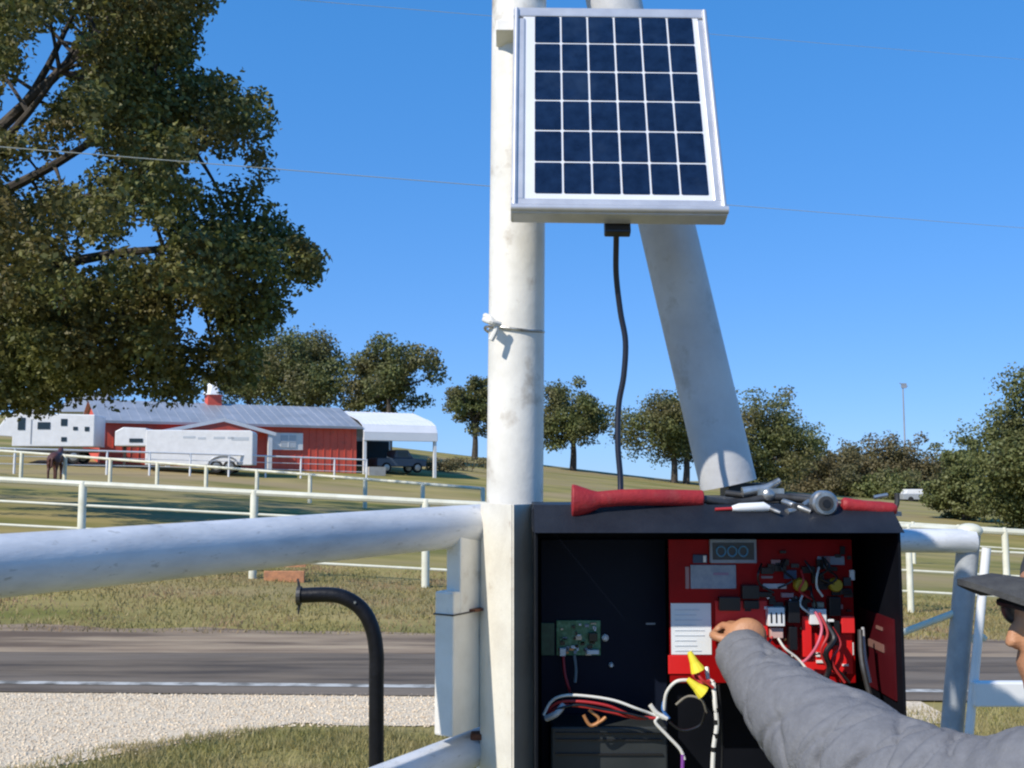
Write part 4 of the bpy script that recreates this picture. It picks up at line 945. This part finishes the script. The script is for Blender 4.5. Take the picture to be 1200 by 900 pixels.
b.tube([chest+Vector((0, -.03, .1)), LS, EL], [.06, .055, .042], 16); b.tube([EL, WR, P(872, 756, 1.915)], [.042, .03, .027], 16)
RE = RS+Vector((-.02, .08, -.28)); RW = RE+Vector((-.2, -.02, -.13))
b.tube([chest+Vector((0, .03, .1)), RS, RE, RW], [.06, .055, .042, .028], 16)
for s in (-1, 1):
    y_ = 1.42+s*.10; b.tube([(.93, y_, .92), (.91, y_, .5), (.94, y_, .08)], [.088, .058, .042], 16)
# left hand: palm from wrist, knuckles to the upper left, fingers curl in toward the board
W2 = P(879, 758, 1.915); K0 = P(874, 738, 1.945)
ax = (K0-W2).normalized(); side = Vector((1, .1, .0)); side = (side-ax*side.dot(ax)).normalized(); nrm_ = ax.cross(side)
if nrm_.y > 0: nrm_ = -nrm_
b.tube([W2-ax*.02, W2+ax*.02, K0], [.028, .033, .034], 16, flat=[1.3, 1.45, 1.45]) if False else None
pm = MB()
for t_, w_, th_ in (): pass
def fing(k0, l, dirs, r):
    p = [k0]; 
    for q_, f_ in zip(dirs, (.45, .30, .25)): p.append(p[-1]+q_.normalized()*l*f_)
    b.tube(spline(p, 3), [r*(1-.35*i/9) for i in range(10)], 10); b.ball(p[-1], r*.68, seg=10, rings=8)
b.ball((W2+K0)/2+ax*.004, .037, (1.0, .62, .95), 20, 14)
for i_, (l_, off) in enumerate(((.060, -.027), (.068, -.009), (.066, .010), (.054, .027))):
    k0 = K0+side*off+nrm_*.006-ax*abs(off)*.18
    fing(k0, l_, (ax*.75-nrm_*.5-side*.45, -nrm_*.8-ax*.05-side*.5, -nrm_*.6-ax*.8-side*.2), .0092)
fing(W2+ax*.012-side*.036, .062, (ax*.6-side*.8-nrm_*.3, ax*.8-nrm_*.6, ax*.5-nrm_*.8), .0105)
# right hand resting lower
for i_ in range(4): b.tube([RW+Vector((-.03, -.03+.02*i_, -.01)), RW+Vector((-.09, -.032+.021*i_, -.04)), RW+Vector((-.10, -.032+.021*i_, -.075))], [.010, .009, .007], 8)
b.ball(RW+Vector((-.03, 0, -.01)), .04, (1.1, .95, .5)); b.tube([RW+Vector((-.02, -.035, 0)), RW+Vector((-.06, -.06, -.02))], [.012, .009], 8)
voxel([mesh_of(b)], 'body', .005, skin, per, 4)
# shirt: torso and sleeves with folds
s_mb = MB()
s_mb.tube(spline([neckb+Vector((0, 0, -.01)), neckb+Vector((.015, 0, -.07)), chest, Vector((.93, 1.42, 1.04)), Vector((.93, 1.42, .86))], 5), [.068, .078, .09, .11, .135, .15, .165, .17, .172, .17, .168, .165, .163, .162, .162, .162, .163, .165, .166, .168, .17], 32, flat=[1.2]*21)
def fold(t, th):
    w_ = noise.noise(Vector((t*7, math.cos(th)*.8, math.sin(th)*.8)))
    a_ = .02*math.sin(t*30+th*1.5)+.025*w_
    for fq_, tw, wd_, am in ((44, 1.0, .26, .05), (31, 1.9, .15, .085), (23, -1.2, .14, .06)):
        a_ -= 1.9*am*math.exp(-(math.sin(t*fq_+th*tw+w_*1.6)/wd_)**2)*(.6+.4*math.sin(th*2+t*11))
    return 1.02+a_*min(1, t*6+.35)
arm_pts = spline([P(865, 762, 1.905), P(888, 790, 1.84), P(930, 836, 1.72), P(985, 880, 1.60), P(1035, 916, 1.50), P(1100, 940, 1.40), P(1180, 952, 1.33), P(1262, 940, 1.27), chest+Vector((0, -.05, .1))], 34)
rr_ = [.046, .056, .078, .094, .098, .094, .090, .092, .09]
def rint(i, n): 
    f_ = i/(n-1)*(len(rr_)-1); j_ = min(int(f_), len(rr_)-2); return rr_[j_]+(rr_[j_+1]-rr_[j_])*(f_-j_)
na = len(arm_pts)
s_mb.tube(arm_pts, [rint(i, na) for i in range(na)], 72, fn=fold)
rp_ = spline([chest+Vector((0, .05, .1)), RS, RE, RW+Vector((.01, 0, 0))], 8)
s_mb.tube(rp_, [.085-.04*i/(len(rp_)-1) for i in range(len(rp_))], 28, fn=fold)
sh = voxel([mesh_of(s_mb)], 'shirt', .0038, fabric, per, 1)
t_mb = MB()
for s in (-1, 1):
    y_ = 1.42+s*.10; t_mb.tube(spline([(.93, y_*.6+1.42*.4, 1.0), (.93, y_, .86), (.91, y_, .5), (.935, y_, .10)], 6), [.13-.055*i/18 for i in range(19)], 24, fn=lambda t, th: 1+.02*math.sin(t*40+th*2))
voxel([mesh_of(t_mb)], 'trousers', .009, denim, per, 1)
for s in (-1, 1):
    y_ = 1.42+s*.10; m = MB(); m.ball((.87, y_, .045), .06, (2.1, .85, .75), 20, 12); m.tube([(.94, y_, .04), (.94, y_, .13)], [.055, .05], 16); m.build('shoe', leather, per, smooth=True)
# cap with brim pointing left
cpm = MB(); cpm.ball(HC+Vector((.016, 0, .048)), .104, (1.02, .86, .84), 30, 16); 
cap = cpm.build('cap', cap_fabric, per, smooth=True)
m = MB(); tip = P(1141, 688, 1.34); rows = []
nA = 14; vs = []; 
for i in range(nA+1):
    s = -1+2*i/nA; yy = HC.y+s*.083
    root_ = Vector((HC.x-.085+.05*s*s, yy, HC.z+.052-.024*s*s)); 
    te = Vector((tip.x+.06*s*s, HC.y+s*.074, tip.z+.006-.022*s*s))
    for t in (0, .5, 1): p = root_.lerp(te, t); vs.append(p+Vector((0, 0, .007*math.sin(t*math.pi))))
    for t in (1, .5, 0): p = root_.lerp(te, t); vs.append(p+Vector((0, 0, .007*math.sin(t*math.pi)-.008-.014*(1-t))))
fs = [(i*6+k, i*6+(k+1) % 6, (i+1)*6+(k+1) % 6, (i+1)*6+k) for i in range(nA) for k in range(6)]+[tuple(range(6)), tuple(nA*6+k for k in range(6))]
m.add(vs, fs); m.build('brim', cap_fabric, cap, smooth=True)
# dark wrap sunglasses and hair
m = MB()
for s in (-1, 1): m.ball((fx+.006, HC.y+s*.034, HC.z+.008), .026, (.45, 1.15, .85), 18, 12)
m.tube(spline([(fx-.002, HC.y-.055, HC.z+.014), (fx-.004, HC.y, HC.z+.016), (fx-.002, HC.y+.055, HC.z+.014)], 4), .006, 8)
for s in (-1, 1): m.tube([(fx+.004, HC.y+s*.062, HC.z+.012), (HC.x+.02, HC.y+s*.084, HC.z+.01)], .005, 8)
m.build('sunglasses', plastic_black, per, smooth=True)
m = MB(); m.ball(HC+Vector((.022, 0, .0)), .102, (.95, .86, .95), 24, 14); m.build('hair', hair_black, per, smooth=True)
for i_ in (0, 1):
    m = MB(); m.ball((fx+.016, HC.y+(-1, 1)[i_]*.035, HC.z+.012), .012); m.build('eye', white, per, smooth=True)
